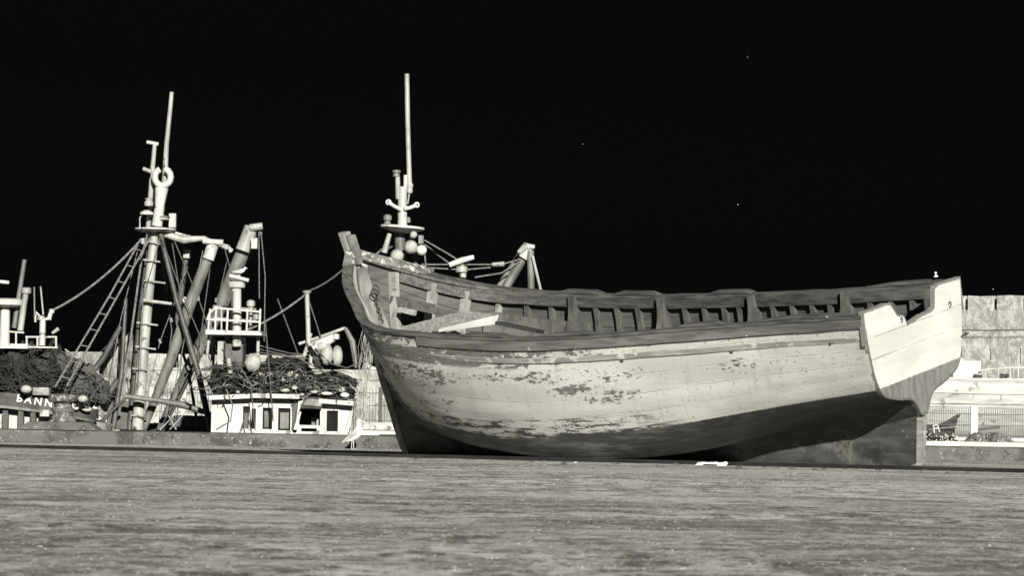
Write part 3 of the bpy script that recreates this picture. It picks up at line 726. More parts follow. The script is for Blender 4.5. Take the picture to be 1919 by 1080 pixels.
# litter by the bilge
c=G(1333,873); root=thing('crumpled_carton','flattened white carton lying on the quay under the middle of the boat','litter',c)
mb=MB(); s=.0053
def Lq(px,py,dy=0): p_=P(px,py,c[1]+dy); return p_
mb.prism([Lq(1303,873),Lq(1316,873),Lq(1322,867,.1),Lq(1308,868,.1)],(0,.01,.004)); mb.prism([Lq(1316,868,.12),Lq(1345,867,.12),Lq(1347,871,.1),Lq(1318,870,.1)],(0,.02,.003)); mb.build('flap','litter',root)
mb=MB(); mb.prism([Lq(1340,868),Lq(1352,868),Lq(1354,874),Lq(1346,874)],(0,.02,0)); mb.prism([Lq(1352,868),Lq(1360,866),Lq(1363,869),Lq(1360,874),Lq(1354,874)],(.01,.03,0)); mb.build('panel','litter',root)
mb=MB()
for i in range(46):
    px=R.uniform(770,1860); gy=853+(px-760)*.0262+R.uniform(1.5,9); q=G(px,gy); r=R.uniform(.006,.018)
    mb.ball((q[0],q[1],r*.3),r,6,(R.uniform(1,2.4),1,R.uniform(.4,.9)))
mb.v=[tuple(Vector(q)+Vector((1,0,.5))*.006*mn.noise(Vector(q)*60)) for q in mb.v]
tag(mb.build('dirt_crumbs','stone_dark'),'dark crumbs and flakes of paint on the quay along the keel line','debris',kind='stuff')
c=G(1078,868); mb=MB(); mb.prism([(c[0]-.012,c[1],0),(c[0]+.016,c[1],0),(c[0]+.008,c[1]+.02,.012)],(0,.02,.0)); single('paper_scrap',mb,'litter','tiny white paper scrap near the boat bilge','litter',c)
# ======================= bollard =======================
Yb=53.42
def bz(py,px=118): return P(px,py,Yb)[2]
bx=P(118,760,Yb)[0]; u=Yb/FPX
slabc=(bx,Yb,.19)
mb=MB(); rings=[]
zl=[(.188,74,.42),(.22,68,.40),(.29,56,.34),(.305,52,.31)]
x0=P(113,800,Yb)[0]
for z,hw,hy in zl:
    hw*=u; rings.append([(x0-hw,Yb-hy,z),(x0+hw*1.03,Yb-hy,z),(x0+hw*1.03,Yb+hy,z),(x0-hw,Yb+hy,z)])
mb.loft(rings); basemb=mb
mb=MB(); prof=[(.0,.30),(28*u,.30),(27*u,.312),(24*u,.335),(21*u,.38),(19*u,.44),(16.5*u,.47),(16*u,.52),(16.5*u,.565),(21*u,.578),(26*u,.60),(27.5*u,.635),(27*u,.668),(24*u,.69),(17*u,.70),(.0,.703)]
prof=[(r,h) for r,h in prof]
bol=thing('bollard','squat mushroom-headed bollard with chipped paint on the quay kerb','bollard',(bx,Yb,.30))
mb.lathe((bx,Yb,0),prof,36); mb.v=[(a+.004*mn.noise(Vector((a*30,b*30,c*30))),b,c+.004*mn.noise(Vector((a*25,b*30,c*30+5)))) for a,b,c in mb.v]
mb.build('bollard_body','bollard',bol,True); basemb.build('base_block','concrete',bol)
mb=MB()
for k in range(4):
    rr=(20+.5*k)*u; pts=[(bx+rr*math.cos(t*math.pi/12),Yb+rr*math.sin(t*math.pi/12),.452+.013*k+.004*math.sin(t)) for t in range(25)]
    mb.tube(pts,.0085,7,False)
single('mooring_rope_coil',mb,'rope','turns of mooring rope around the neck of the bollard','rope',(bx,Yb,.46),smooth=True)
# ======================= gulls =======================
def gull(name,label,foot,size,face,group='gulls resting around the harbour',stand=True,pitch=28):
    """foot: world point under the feet, size: body length scale in m, face: +1 looks right"""
    root=thing(name,label,'gull',foot,group); L=size; th=math.radians(pitch); mb=MB()
    if stand: H=L*1.15; path=[(-.36,.22,.012),(-.26,.27,.05),(-.12,.34,.10),(.0,.43,.145),(.10,.54,.155),(.15,.66,.125),(.14,.77,.088),(.115,.85,.07),(.12,.91,.075),(.15,.955,.06),(.17,.985,.02)]; hd=(.145,.92)
    else: H=L*1.1; path=[(-.55,.14,.012),(-.40,.17,.06),(-.2,.18,.12),(0,.2,.155),(.18,.24,.14),(.28,.33,.09),(.32,.41,.075),(.36,.46,.07),(.40,.49,.02)]; hd=(.35,.43)
    pp=lambda x,z,y=0: Vector((foot[0]+face*x*H,foot[1]+y*H,foot[2]+z*H)); mb=MB()
    mb.tube([pp(x,z) for x,z,r in path],[r*H for x,z,r in path],14); mb.build('body','feather',root,True)
    for sy in (-1,1):
        w=MB()
        q=[(.10,.58,.14,.02),(.02,.52,.15,.075),(-.12,.42,.125,.075),(-.26,.31,.075,.05),(-.42,.19,.03,.02)] if stand else [(.15,.27,.12,.02),(.0,.25,.145,.07),(-.2,.23,.12,.065),(-.42,.20,.06,.04),(-.62,.17,.02,.012)]
        rings=[]
        for x,z,o,hh in q:
            c=pp(x,z,sy*o); rings.append([c+Vector((-face*hh*.6*H,0,hh*H*.8)),c+Vector((0,sy*.022*H,0)),c+Vector((face*hh*.6*H,0,-hh*H*.8)),c-Vector((0,sy*.02*H,0))])
        w.loft(rings).build('wing','wing',root,True)
    h=pp(*hd); b=MB(); b.tube([h+Vector((face*.05*H,0,0)),h+Vector((face*.13*H,0,-.012*H)),h+Vector((face*.17*H,0,-.04*H))],[.03*H,.02*H,.004*H],8).build('beak','beak',root,True)
    for sy in (-1,1):
        b=MB(); b.ball(tuple(h+Vector((face*.02*H,sy*.066*H,.02*H))),.012*H,6); b.build('eye','black',root)
        if stand:
            b=MB(); hip=pp(-.03+sy*.02,.36,sy*.05); ft=pp(-.06+sy*.035,.004,sy*.05); kn=hip.lerp(ft,.5)+Vector((-face*.015*H,0,0))
            b.tube([hip,kn,ft],[.03*H,.014*H,.015*H],6)
            for a in (-.5,0,.5): b.tube([ft,ft+Vector((face*.1*H*math.cos(a),.1*H*math.sin(a),-.001))],[.012*H,.006*H],5)
            b.build('leg','beak',root)
    return root
gf=G(662,840); gf=(gf[0],min(gf[1],52.5),0); gx=P(664,838,52.4)[0]
gull('gull','white gull standing on the quay in front of the kerb, beside the bow',(gx,52.4,0),.37,1,pitch=48)

# ======================= fishing boats in the harbour =======================
class V:                                    # a vessel at distance Y; parts placed by where they stand there
    def __init__(s,name,label,cat,cx,Y,group='fishing boats moored behind the quay'):
        s.Y=Y; s.u=Y/FPX; loc=P(cx,800,Y); s.root=thing(name,label,cat,(loc[0],Y,-1.55),group)
    def p(s,x,y,dy=0): return P(x,y,s.Y+dy)
    def tube(s,name,pts,r,m='grey',n=9,parent=None,smooth=True):
        mb=MB(); rr=[q*s.u for q in r] if isinstance(r,(list,tuple)) else r*s.u
        mb.tube([s.p(*q) for q in pts],rr,n); return mb.build(name,m,parent or s.root,smooth)
    def tubes(s,name,lst,r,m='grey',n=6,parent=None):
        mb=MB()
        for pts in lst: mb.tube([s.p(*q) for q in pts],r*s.u,n)
        return mb.build(name,m,parent or s.root,True)
    def lathe(s,name,c,prof,m,parent=None,axis=(0,0,1),n=20):
        mb=MB(); mb.lathe(s.p(*c),[(r*s.u,h*s.u) for r,h in prof],n,axis); return mb.build(name,m,parent or s.root,True)
    def boxp(s,name,x0,x1,y0,y1,dy,depth,m,parent=None):
        a=s.p(x0,y1,dy);b=s.p(x1,y0,dy); mb=MB(); mb.box(((a[0]+b[0])/2,s.Y+dy+depth/2,(a[2]+b[2])/2),(abs(b[0]-a[0]),depth,abs(b[2]-a[2]))); return mb.build(name,m,parent or s.root)
    def hull(s,x0,x1,ztop,beam,m='dark',bow=1,yoff=-.3,band=None):
        """round-bowed hull from rail to water; ztop(px) rail height in pixels"""
        mb=MB();n=44;ringsN=[];Yc=s.Y+yoff+beam/2;out=[]
        for i in range(n+1):
            t=i/n; px=x0+(x1-x0)*t; w=min(1,(1-t if bow>0 else t)*3.2)**.5; w2=min(1,(t if bow>0 else 1-t)*8+.55); w=w*w2
            z=s.p(px,ztop(px))[2]; X=s.p(px,ztop(px))[0]; cx=s.root.location[0]
            ring=[]
            prof=((1,1.0),(.97,.7),(.90,.35),(.72,0.0),(.45,-.12),(0,-.16))
            for side in (-1,1):
                pr=prof if side<0 else prof[::-1]
                for k,(fy,fz) in enumerate(pr):
                    zz=-1.6+(z+1.6)*fz if fz>=0 else -1.6+2*fz
                    rake=(1-fz)*(.5 if w<.99 else 0)*(1-w)*(-bow); ring.append((X+rake,Yc+side*max(fy*w*beam/2,.02),zz))
            ringsN.append(ring)
        mb.loft(ringsN); return mb.build('hull',m,s.root,True)
# ---- main-mast trawler ------------------------------------------------------
T=V('mast_trawler','dark fishing boat with the tall ladder mast, ring-topped direction finder and two slanting booms','fishing boat',300,60.5)
T.hull(196,470,lin((196,798),(300,792),(322,778),(470,782)),3.0,'dark',-1,yoff=.7)
m=T.tube('mast',[(257,806),(270,640),(281,520),(290,432)],[11,10.5,9.5,8.5],'mid',14)
for x0,x1,y in ((262,300,488),(270,310,528),(268,322,568),(256,296,607),(254,292,652),(248,290,693),(247,276,781),(280,303,455)):
    T.tubes('rung',[[(x0,y-2,-.12),(x1,y+3,-.12)]],1.8,'mid',6,m)
T.tube('mast_backing_post',[(243,806,.15),(262,600,.15),(278,470,.15)],[6,6,5],'dark')
T.tube('shroud',[(212,806,-.2),(244,640,-.2),(266,480,-.2),(276,440,-.2)],2.2,'rope')
T.tube('leg',[(300,436,-.1),(330,560,-.3),(372,700,-.4),(395,806,-.4)],[4.5,5,6,6],'dark')
T.tube('leg',[(236,560,-.1),(228,700,-.3),(212,806,-.4)],[3.5,4.5,5],'dark')
T.tube('leg',[(300,470,.3),(322,600,.4),(352,690,.5),(372,806,.5)],3,'dark')
b=T.tube('boom',[(268,806,.1),(318,680,.0),(360,560,-.1),(398,462,-.2)],[7,10,11,10],'grey',12)
T.tube('boom_tip',[(390,486,-.22),(400,456,-.22)],[11.5,11],'white',12,b); T.tube('boom_sheave',[(380,452,-.3),(418,455,-.3)],[5,6],'white',10,b)
b=T.tube('boom',[(300,806,.5),(360,680,.3),(420,560,.1),(470,435,0)],[8,12,14,13],'grey',12)
T.tube('boom_tip',[(455,470,-.1),(471,425,-.1)],[14,13],'mid',12,b); T.tube('boom_sheave',[(468,427,-.2),(492,424,-.2)],[7,7],'mid',10,b); T.boxp('tip_bracket',470,482,446,466,-.35,.2,'white',b)
T.tube('boom',[(326,640,.5),(338,560,.5),(349,482,.5)],[5,5.5,5],'dark',10); T.boxp('lamp_box',343,355,468,484,.4,.2,'mid')
T.tube('crossbar',[(233,743,-.35),(300,752,-.35),(345,760,-.35),(398,778,-.35)],[5,5,7,4],'grey',10)
T.tube('crossbar',[(268,563,-.2),(322,570,-.2)],3.2,'mid',8)
T.tube('crosstree',[(305,438,0),(345,450,0),(382,447,0),(436,470,0)],[6,8,5,3.5],'mid',10)
T.tube('crosstree',[(310,432,.2),(360,445,.2),(430,462,.2)],[3,2.5,2.5],'white',8)
pl=T.lathe('mast_platform',(291,430),[(0,-5),(30,-5),(39,-1),(39,2),(0,3)],'white'); 
T.tube('platform_bracket',[(272,432),(286,446)],4,'mid')
df=T.tube('direction_finder',[(294,424,-.1),(299,385,-.1),(303,352,-.1)],[10,9,13],'white',14)
mb=MB(); c=T.p(305,332,-.1); mb.tube([(c[0]+math.cos(a)*15*T.u,c[1],c[2]+math.sin(a)*16*T.u) for a in [math.pi*(.62+k*1.78/14) for k in range(15)]],[6.2*T.u]*15,10); mb.build('finder_ring','white',df,True)
T.tube('radio_pole',[(278,428,.1),(284,340,.1),(290,268,.1)],[5,5,4],'mid',10); T.tube('pole_cap',[(275,266,.1),(297,270,.1)],3.5,'white')
T.tube('lamp_arm',[(268,316,-.1),(284,322,-.1)],4,'mid'); T.lathe('mast_lamp',(279,378,-.1),[(0,-8),(8,-8),(9,-2),(6,2),(8,6),(0,8)],'mid'); T.lathe('mast_lamp',(275,398,-.1),[(0,-4),(13,-4),(12,0),(5,4),(0,4)],'white'); T.lathe('mast_lamp',(306,408,-.1),[(0,-5),(12,-4),(9,0),(13,2),(0,5)],'mid')
T.tube('cage_loop',[(262,428,-.1),(262,408,-.1),(270,398,-.1),(280,400,-.1)],1.4,'mid')
an=T.tube('antenna',[(300,420,.05),(309,330,.05),(312,272,.05),(322,172,.05)],[5.5,5.5,4.5,4.2],'mid',10)
T.boxp('instrument_box',316,330,400,426,-.05,.12,'mid')
for (p_,q_,r) in (((266,452),(100,726),1.3),((280,452),(124,722),1.3)): pass
sh=MB()
for i in range(9):
    t=(i+.5)/9.0; x=262+(106-262)*t; y=452+(722-452)*t; x2=278+(128-278)*t; sh.tube([T.p(x,y,-.5-1.9*t),T.p(x2,y+4,-.5-1.9*t)],1.1*T.u,5)
for pts in ([(264,448,-.5),(205,555,-1.2),(103,726,-2.4)],[(280,448,-.5),(222,552,-1.2),(125,724,-2.4)]): sh.tube([T.p(*q) for q in pts],1.9*T.u,6)
sh.build('rope_ladder','rope',T.root,True)
T.tubes('rigging',[[(300,440,-.2),(345,560,-.3),(400,690,-.3)],[(326,450,0),(372,560,0),(420,700,0)],[(430,470,.1),(390,640,.1)],[(322,452,.1),(345,600,.2),(330,806,.2)],[(398,470,0),(372,660,0),(300,806,0)],[(420,462,0),(436,520,0),(430,700,0)]],1.1,'darkrope',5)
T.tubes('rigging',[[(262,452,-.3),(226,600,-.4),(196,760,-.5)],[(300,470,.3),(322,620,.4),(296,806,.4)],[(352,500,.3),(300,640,.3),(276,740,.3)],[(380,470,-.2),(345,640,-.3),(318,770,-.3)],[(455,470,.1),(402,600,.1),(352,740,.1)],[(440,520,.2),(405,560,.2),(384,640,.2)],[(300,445,-.3),(268,560,-.4),(262,700,-.4)]],.9,'rope',5)
for px,py,r in ((345,562,5),(372,560,4),(321,600,4),(353,690,4),(402,600,4),(392,640,4),(330,640,3.5),(300,640,4),(386,455,4),(431,468,5),(268,452,5),(489,438,4),(435,520,4),(405,563,4)):
    mb=MB(); c=T.p(px,py,-.1); mb.box(c,(r*T.u*1.1,.05,r*T.u*2.2),Matrix.Rotation(R.uniform(-.5,.5),3,'Y')); mb.build('rigging_block','mid' if r>4 else 'grey',T.root)
T.tubes('halyard',[[(489,434,-.2),(497,520,-.2),(495,640,-.2)],[(485,434,-.2),(486,560,-.2)]],1.0,'rope',5)
mb=MB(); mb.tube(sag(T.p(265,449,-.6),T.p(94,584,-.6),.12),2.3*T.u,7); single('stay_rope',mb,'rope','thick rope from the tall ladder mast down to the small white mast','rope',T.p(180,520,-.6),smooth=True)
T.boxp('deck_locker',200,245,752,806,.2,.6,'dark'); T.tubes('deck_rails',[[(300,806,-.5),(335,770,-.5)],[(318,806,-.5),(350,770,-.5)],[(330,806,-.5),(316,780,-.5)]],1.2,'mid',5)
T.tube('stern_crutch',[(180,803,-.5),(205,775,-.5),(232,750,-.5)],[4,3.5,3],'dark'); 
T.tube('gallows_beam',[(172,700,-.2),(195,670,-.2),(226,612,-.2)],[6,6,5],'dark'); T.tube('gallows_beam',[(200,745,-.2),(222,712,-.2)],[7,6],'dark')
T.tubes('pole',[[(116,660,-.3),(160,695,-.3),(196,722,-.3)],[(122,655,-.3),(205,716,-.3)]],1.6,'mid',6)
# pale sail-like sacks and cover behind the mast foot
mb=heap(184,264,lin((184,664),(205,642),(240,632),(264,648)),lin((184,712),(215,770),(264,720)),60.9,.5,.14,70,20,3,4.5); single('pale_net_bundle',mb,'sack','pale bundle of netting hanging left of the tall ladder mast','net',P(220,690,61.9),'net and cover piles on the boats',True)
# ---- left trawler -----------------------------------------------------------
A=V('name_trawler','far left fishing boat with a lettered dark strake, white mast drum and net cover','fishing boat',40,58.5)
hb=A.hull(-150,192,lin((-150,760),(20,764),(90,774),(192,796)),3.2,'white',1,yoff=0.1)
mb=MB();nx=40;topl=lin((-150,728),(20,737),(95,747),(182,768));botl=lin((-150,752),(10,760),(90,770),(172,786))
rings=[]
for i in range(nx+1):
    px=-150+(184+150)*i/nx; e=max(0,(px-120)/64); dy=-.06+.55*e*e
    a=A.p(px,topl(px),dy);b=A.p(px,botl(px),dy); rings.append([a,b,(b[0],b[1]+.08,b[2]),(a[0],a[1]+.08,a[2])])
mb.loft(rings); strake=mb.build('name_strake','canvas',A.root)
mb=MB(); rings=[]
for i in range(nx+1):
    px=-150+(176+150)*i/nx; e=max(0,(px-120)/64); dy=-.14+.55*e*e; a=A.p(px,botl(px)+.5,dy);b=A.p(px,botl(px)+5.5,dy); rings.append([a,b,(b[0],b[1]+.16,b[2]),(a[0],a[1]+.16,a[2])])
mb.loft(rings).build('rubbing_rail','grey',A.root)
def text(body,name,parent,pos,size,slope,m,dy=0,yaw=0,xs=1.0):
    cu=bpy.data.curves.new('t','FONT'); cu.body=body; cu.size=size; cu.extrude=.004; cu.align_x='LEFT'; cu.space_character=1.45; cu.offset=.004
    to=bpy.data.objects.new('t',cu); COL.objects.link(to); dg=bpy.context.evaluated_depsgraph_get(); me=bpy.data.meshes.new_from_object(to.evaluated_get(dg))
    R_=Matrix.Rotation(yaw,4,'Z')@Matrix.Rotation(math.pi/2,4,'X')@Matrix.Rotation(slope,4,'Z')@Matrix.Diagonal((xs,1,1,1))
    me.transform(Matrix.Translation(Vector(pos)-parent.location-(parent.parent.location if parent.parent else Vector()))@R_)
    bpy.data.objects.remove(to); bpy.data.curves.remove(cu); me.name=name; me.materials.clear(); me.materials.append(M[m]); o=bpy.data.objects.new(name,me); COL.objects.link(o); o.parent=parent; return o
ps=A.p(30,752.5,-.085); text('BANNE','name_lettering',strake,ps,.165,-math.radians(8.5),'float',xs=1.0)
mb=MB()   # painted hook shaped mark at the end of the name
mb.tube([A.p(148,753,-.08),A.p(150.5,763,-.06),A.p(157,768.5,-.01),A.p(165,769.5,.06),A.p(170,768,.12),A.p(167,764,.1)],[2.6*A.u,2.8*A.u,2.2*A.u,2.6*A.u,2.0*A.u,1.2*A.u],6)
mb.tube([A.p(147,765,-.1),A.p(141,767,-.1),A.p(137,764,-.1),A.p(136,756,-.1),A.p(141,760,-.1)],[2.4*A.u,2.2*A.u,1.6*A.u,1.0*A.u,.8*A.u],6)
mb.build('painted_mark','float',strake,True)
for x in (4,33,56): A.boxp('fender_post',x,x+11,770,812,-.10,.15,'dark')
A.boxp('bow_cap',74,92,769,781,-.25,.1,'white')
mb=heap(-60,118,lin((-60,650),(0,652),(60,655),(95,648),(118,700)),lin((-60,742),(20,738),(118,745)),58.7,1.6,.16,90,20,1,2.6); single('dark_net_pile',mb,'net','large dark net pile covering the deck of the far left fishing boat','net',P(30,700,59.3),'net and cover piles on the boats',True)
mb=heap(88,198,lin((88,660),(112,668),(150,690),(198,705)),lin((88,742),(150,752),(198,775)),58.9,1.3,.12,80,20,8,3); single('dark_cover',mb,'canvas','dark crumpled cover on the right end of the far left boat, behind the bollard','cover',P(145,720,59.4),'net and cover piles on the boats',True)
for px,py,r,lab in ((49,730,10,'round grey float hanging above the painted boat name'),(155,748,9,'round grey float right of the bollard head')):
    mb=MB(); mb.ball(P(px,py,58.2),r*.0084,14,(1.1,1,.8)); single('net_float',mb,'sack',lab,'float',P(px,py,58.2),'net floats',True)
A.tube('drum_post',[(8,648),(10,575)],[10,9],'white',14); A.lathe('radar_drum',(12,568),[(0,-7),(22,-8),(31,-4),(31,5),(26,8),(0,8)],'white'); A.tube('scanner_bar',[(-20,526),(17,530)],3.5,'white'); A.tube('scanner_post',[(-6,560),(-5,528)],3,'white')
A.tube('antenna',[(26,615,.1),(37,545,.1),(46,487,.1)],[5,4.6,4.2],'grey'); A.tube('exhaust_pipe',[(38,620),(44,575),(49,548)],[6,6,5.5],'mid'); A.lathe('pipe_cap',(49.5,544),[(0,-6),(9,-6),(9,3),(7,5),(0,5)],'mid')
A.tube('antenna',[(65,600),(64,538)],1.6,'grey'); A.tube('antenna',[(81,590),(76,537)],1.7,'mid')
pm=A.tube('small_mast',[(79,648),(80,600),(92,598),(97,580)],[6,6,5,4],'white'); A.tube('small_mast_arm',[(66,604),(68,585),(80,600)],[2.5,2.5,3],'white'); A.lathe('mast_lamp',(97,583),[(0,-4),(5,-4),(5,3),(0,4)],'white'); A.lathe('mast_lamp',(77,596),[(0,-5),(7,-4),(7,3),(0,5)],'mid')
A.tube('dish_lamp',[(98,625),(110,616)],[3,4],'mid')
A.tubes('railing',[[(48,632),(106,632)],[(50,651),(108,652)],[(50,651),(50,631)],[(105,652),(105,631)],[(70,651),(70,631)]],1.9,'white',6)
A.tubes('railing',[[(-10,620),(45,624)],[(-10,648),(50,651)],[(15,620),(15,650)],[(30,622),(30,650)],[(0,620),(0,650)]],1.8,'white',6)
A.boxp('bridge_roof',-60,52,645,652,-.1,1.2,'white'); A.boxp('bridge_cabin',-60,38,652,700,.3,1.4,'white')
A.boxp('bridge_window',-15,8,658,668,.27,.06,'glass'); A.boxp('bridge_window',14,32,658,668,.27,.06,'glass')
A.boxp('fish_box',61,92,727,741,-.2,.3,'sack')
# ---- wheelhouse trawler ------------------------------------------------------
W=V('wheelhouse_trawler','fishing boat with the white windowed wheelhouse, railed top deck and roof heaped with nets','fishing boat',530,57.5)
W.hull(385,700,lin((385,812),(700,822)),3.0,'white',-1,yoff=.15)
rt=W.root
def fpt(dy): return lambda x,z:(x,W.Y+dy,z)
def zz(y,x=560): return W.p(x,y)[2]
def xx(x): return W.p(x,780)[0]
roofl=lin((395,748),(470,741),(560,742),(662,756))
holes=[(455,467,764,806),(471,480,768,806),(492,511,766,806),(521,545,766,808),(612,634,769,808)]
def tilt(dz):  # boat lies slightly bow-down to the right like in the photo
    return dz
mb=MB()
H=[(xx(a),xx(b),zz(d),zz(c)) for a,b,c,d in holes+[(561,600,767,797),(565,594,803,809)]]
wall_holes(mb,(xx(396),xx(662)),(-.1,zz(751)),H,fpt(0),(0,.06,0)); wh=mb.build('wheelhouse_front','white',rt)
mb=MB(); mb.prism([(xx(396),W.Y+.06,-.1),(xx(396),W.Y+1.5,-.1),(xx(396),W.Y+1.5,zz(750)),(xx(396),W.Y+.06,zz(750))],(.05,0,0)).build('wheelhouse_side','white',rt)
mb=MB(); mb.prism([(xx(662)-.05,W.Y+.06,-.1),(xx(662)-.05,W.Y+1.5,-.1),(xx(662)-.05,W.Y+1.5,zz(752)),(xx(662)-.05,W.Y+.06,zz(752))],(.05,0,0)).build('wheelhouse_side','white',rt)
mb=MB(); mb.box(((xx(396)+xx(662))/2,W.Y+1.45,.35),(xx(662)-xx(396)-.1,.06,1.0)).build('wheelhouse_back','black',rt)  # blacked inner wall: shade of the unlit cabin put into the colour
for a,b,c,d in holes:
    f=MB(); x0,x1,z0,z1=xx(a),xx(b),zz(d),zz(c)
    f.box(((x0+x1)/2,W.Y+.05,(z0+z1)/2),(x1-x0,.012,z1-z0)); wn=f.build('window','glass',rt)
    f=MB(); t=.018
    for q in ((x0-t,x0+t*.2),(x1-t*.2,x1+t)): f.box(((q[0]+q[1])/2,W.Y-.008,(z0+z1)/2),(q[1]-q[0],.03,z1-z0+2*t))
    f.box(((x0+x1)/2,W.Y-.01,z1+t/2),(x1-x0,.03,t)); f.build('window_frame','white',wn)
for a_,b_,y_ in ((525,541,790),(495,503,788),(457,464,792)):
    mb=MB(); rr_=[]
    for i in range(9):
        x_=xx(a_)+(xx(b_)-xx(a_))*i/8; w_=.012*math.sin(i*1.9); rr_.append([(x_,W.Y+.03+w_*.3,zz(y_)-.12),(x_,W.Y+.03+w_*.3,zz(y_)+.13),(x_,W.Y+.036+w_*.3,zz(y_)+.13),(x_,W.Y+.036+w_*.3,zz(y_)-.12)])
    mb.loft(rr_); mb.build('curtain','grey',rt)
mb=MB(); x0,x1=xx(617),xx(632); mb.box(((x0+x1)/2-.03,W.Y+.09,zz(790)),(.10,.02,.28)); mb.build('curtain','canvas',rt)
mb=MB()
for k in range(5): mb.box((xx(586),W.Y+.25,zz(783+3.5*k)),(.06,.02,.012))
mb.box((xx(594),W.Y+.2,zz(792)),(.03,.03,.11)); mb.build('cabin_ladder','mid',rt)
for (a,b,y0,y1) in ((392,470,746,743),(470,562,742,744),(598,664,752,757)):
    mb=MB(); A_=W.p(a,y0,-.1);B_=W.p(b,y1,-.1); mb.bar(A_,B_,.22,.07); mb.build('roof_edge','white',rt)
mb=MB(); mb.box(((xx(396)+xx(662))/2,W.Y+.75,zz(747)),(xx(662)-xx(396),1.5,.05)).build('roof','grey',rt)
# canted visor with the licence plate
mb=MB(); mb.prism([W.p(573,740,-.05),W.p(611,743,-.05),W.p(602,767,-.28),W.p(562,765,-.28)],(0,.04,0)); vis=mb.build('visor','dark',rt)
mb=MB(); mb.prism([W.p(576,748,-.135),W.p(607,749,-.145),W.p(600.5,762,-.265),W.p(568,759,-.24)],(0,.02,.0)); lp=mb.build('number_plate','sack',vis)
text('1011','plate_number',lp,W.p(579,754.6,-.225),.07,-math.radians(2),'dark')
mb=MB(); mb.prism([W.p(545,745,-.02),W.p(560,745,-.05),W.p(553,806,-.1),W.p(545,806,-.02)],(0,.04,0)).build('pillar','grey',rt)
mb=MB(); mb.prism([W.p(550,806,-.13),W.p(563,766,-.13),W.p(566,766,-.13),W.p(557,806,-.13)],(0,.04,0)).build('pillar_trim','white',rt)
# upper works
W.tube('radar_mast',[(444,650),(444,600),(444,545)],[8.5,8.5,8],'white',16)
W.lathe('radar_drum',(443,536),[(0,-12),(9,-11),(10,-5),(16,-3),(17,5),(14,8),(0,9)],'white'); W.tube('scanner_bar',[(430,517,-.1),(466,526,-.1)],[4,4],'white',10); W.tube('scanner_post',[(446,528),(446,516)],5,'white')
rl=[]
for y0,y1,a,b in ((577,585,400,488),(599,604,389,488),(620,624,386,488)): rl.append([(a,y0,-.2),(b,y1,-.2)])
for x in (390,403,425,462,486): rl.append([(x,620,-.2),(x+ (4 if x<400 else 2),579,-.2)])
rl.append([(403,578,-.2),(392,588,-.2),(388,600,-.2)])
W.tubes('top_railing',rl,2.1,'white',7)
W.tubes('top_railing',[[(400,574,.7),(480,580,.7)],[(400,596,.7),(480,602,.7)],[(415,574,.7),(415,620,.7)],[(433,575,.7),(433,620,.7)],[(470,580,.7),(470,622,.7)]],1.8,'mid',6)
W.boxp('top_deck',385,490,621,627,-.25,1.3,'white')
W.tube('deck_post',[(392,628),(388,668)],3,'mid'); W.tube('deck_post',[(484,628),(483,672)],3.5,'mid'); W.tube('deck_post',[(400,628,.8),(398,700,.8)],4,'mid')
W.lathe('searchlight',(470,572,-.1),[(0,-10),(6,-9),(5,-4),(8,-2),(8,6),(5,9),(0,10)],'mid'); W.tube('searchlight_post',[(470,622),(470,582)],3.5,'mid'); W.lathe('searchlight',(480,594,-.2),[(0,-6),(6,-5),(6,4),(0,6)],'mid'); 
W.boxp('funnel_casing',420,456,640,690,.1,.7,'dark'); W.boxp('funnel_top',421,454,632,640,.05,.8,'dark'); W.tube('funnel_pipe',[(432,700,-.2),(428,672,-.2)],[5,5],'mid'); W.boxp('funnel_side',407,419,640,684,.0,.4,'mid')
W.tube('aft_pole',[(579,660),(577,600),(575,548)],[5,4.5,4.5],'mid',10); W.lathe('pole_head',(575,547),[(0,-3),(7,-3),(9,1),(0,3)],'mid')
mb=MB(); mb.tube(sag(W.p(573,552,-.1),W.p(456,622,-.1),.05),2.0*W.u,6); single('stay_rope',mb,'rope','rope from the pole head down to the railed top deck of the wheelhouse boat','rope',W.p(515,585),smooth=True)
mb=MB(); mb.tube(sag(W.p(577,546,.1),P(655,493,62),.06),1.6*W.u,6); single('stay_rope',mb,'rope','rope running up from the pole head to behind the bow of the beached boat','rope',W.p(615,520),smooth=True)
W.tubes('awning_frame',[[(560,645,.1),(600,632,.1),(647,615,.1)]],3,'mid',7); W.tube('awning_leg',[(647,615,.1),(660,640,.1),(668,690,.1)],[4,6,5],'grey',8)
W.tube('winch_head',[(588,655,-.2),(608,642,-.2),(628,632,-.2)],[15,10,7],'white',14); W.lathe('winch_cap',(630,631,-.25),[(0,-6),(6,-5),(6,4),(0,6)],'white'); W.tube('winch_leg',[(590,645),(584,690)],[9,7],'white',12); W.lathe('winch_drum',(600,670,-.1),[(0,-12),(13,-9),(13,9),(0,12)],'dark',axis=(0,1,.2)); W.tube('winch_strut',[(583,625),(570,668)],[3,4],'mid')
W.tubes('rigging',[[(575,552,0),(610,660,0)],[(520,560,0),(560,668,0)],[(497,600,-.3),(505,700,-.3),(512,790,-.35)],[(420,640,-.3),(470,720,-.35),(478,806,-.4)],[(480,660,-.3),(560,672,-.3),(612,700,-.3)],[(486,648,0),(540,662,0),(600,668,0)],[(482,654,0),(545,668,0),(600,676,0)],[(590,652,-.35),(620,682,-.35),(650,690,-.35),(690,674,-.35)]],1.2,'darkrope',5)
W.tube('spring_line',[(452,806,-.5),(462,770,-.5),(470,806,-.5)],1.6,'dark',6); W.tube('spring_line',[(405,806,-.5),(432,790,-.5),(436,760,-.5),(424,730,-.5)],1.4,'grey',6)
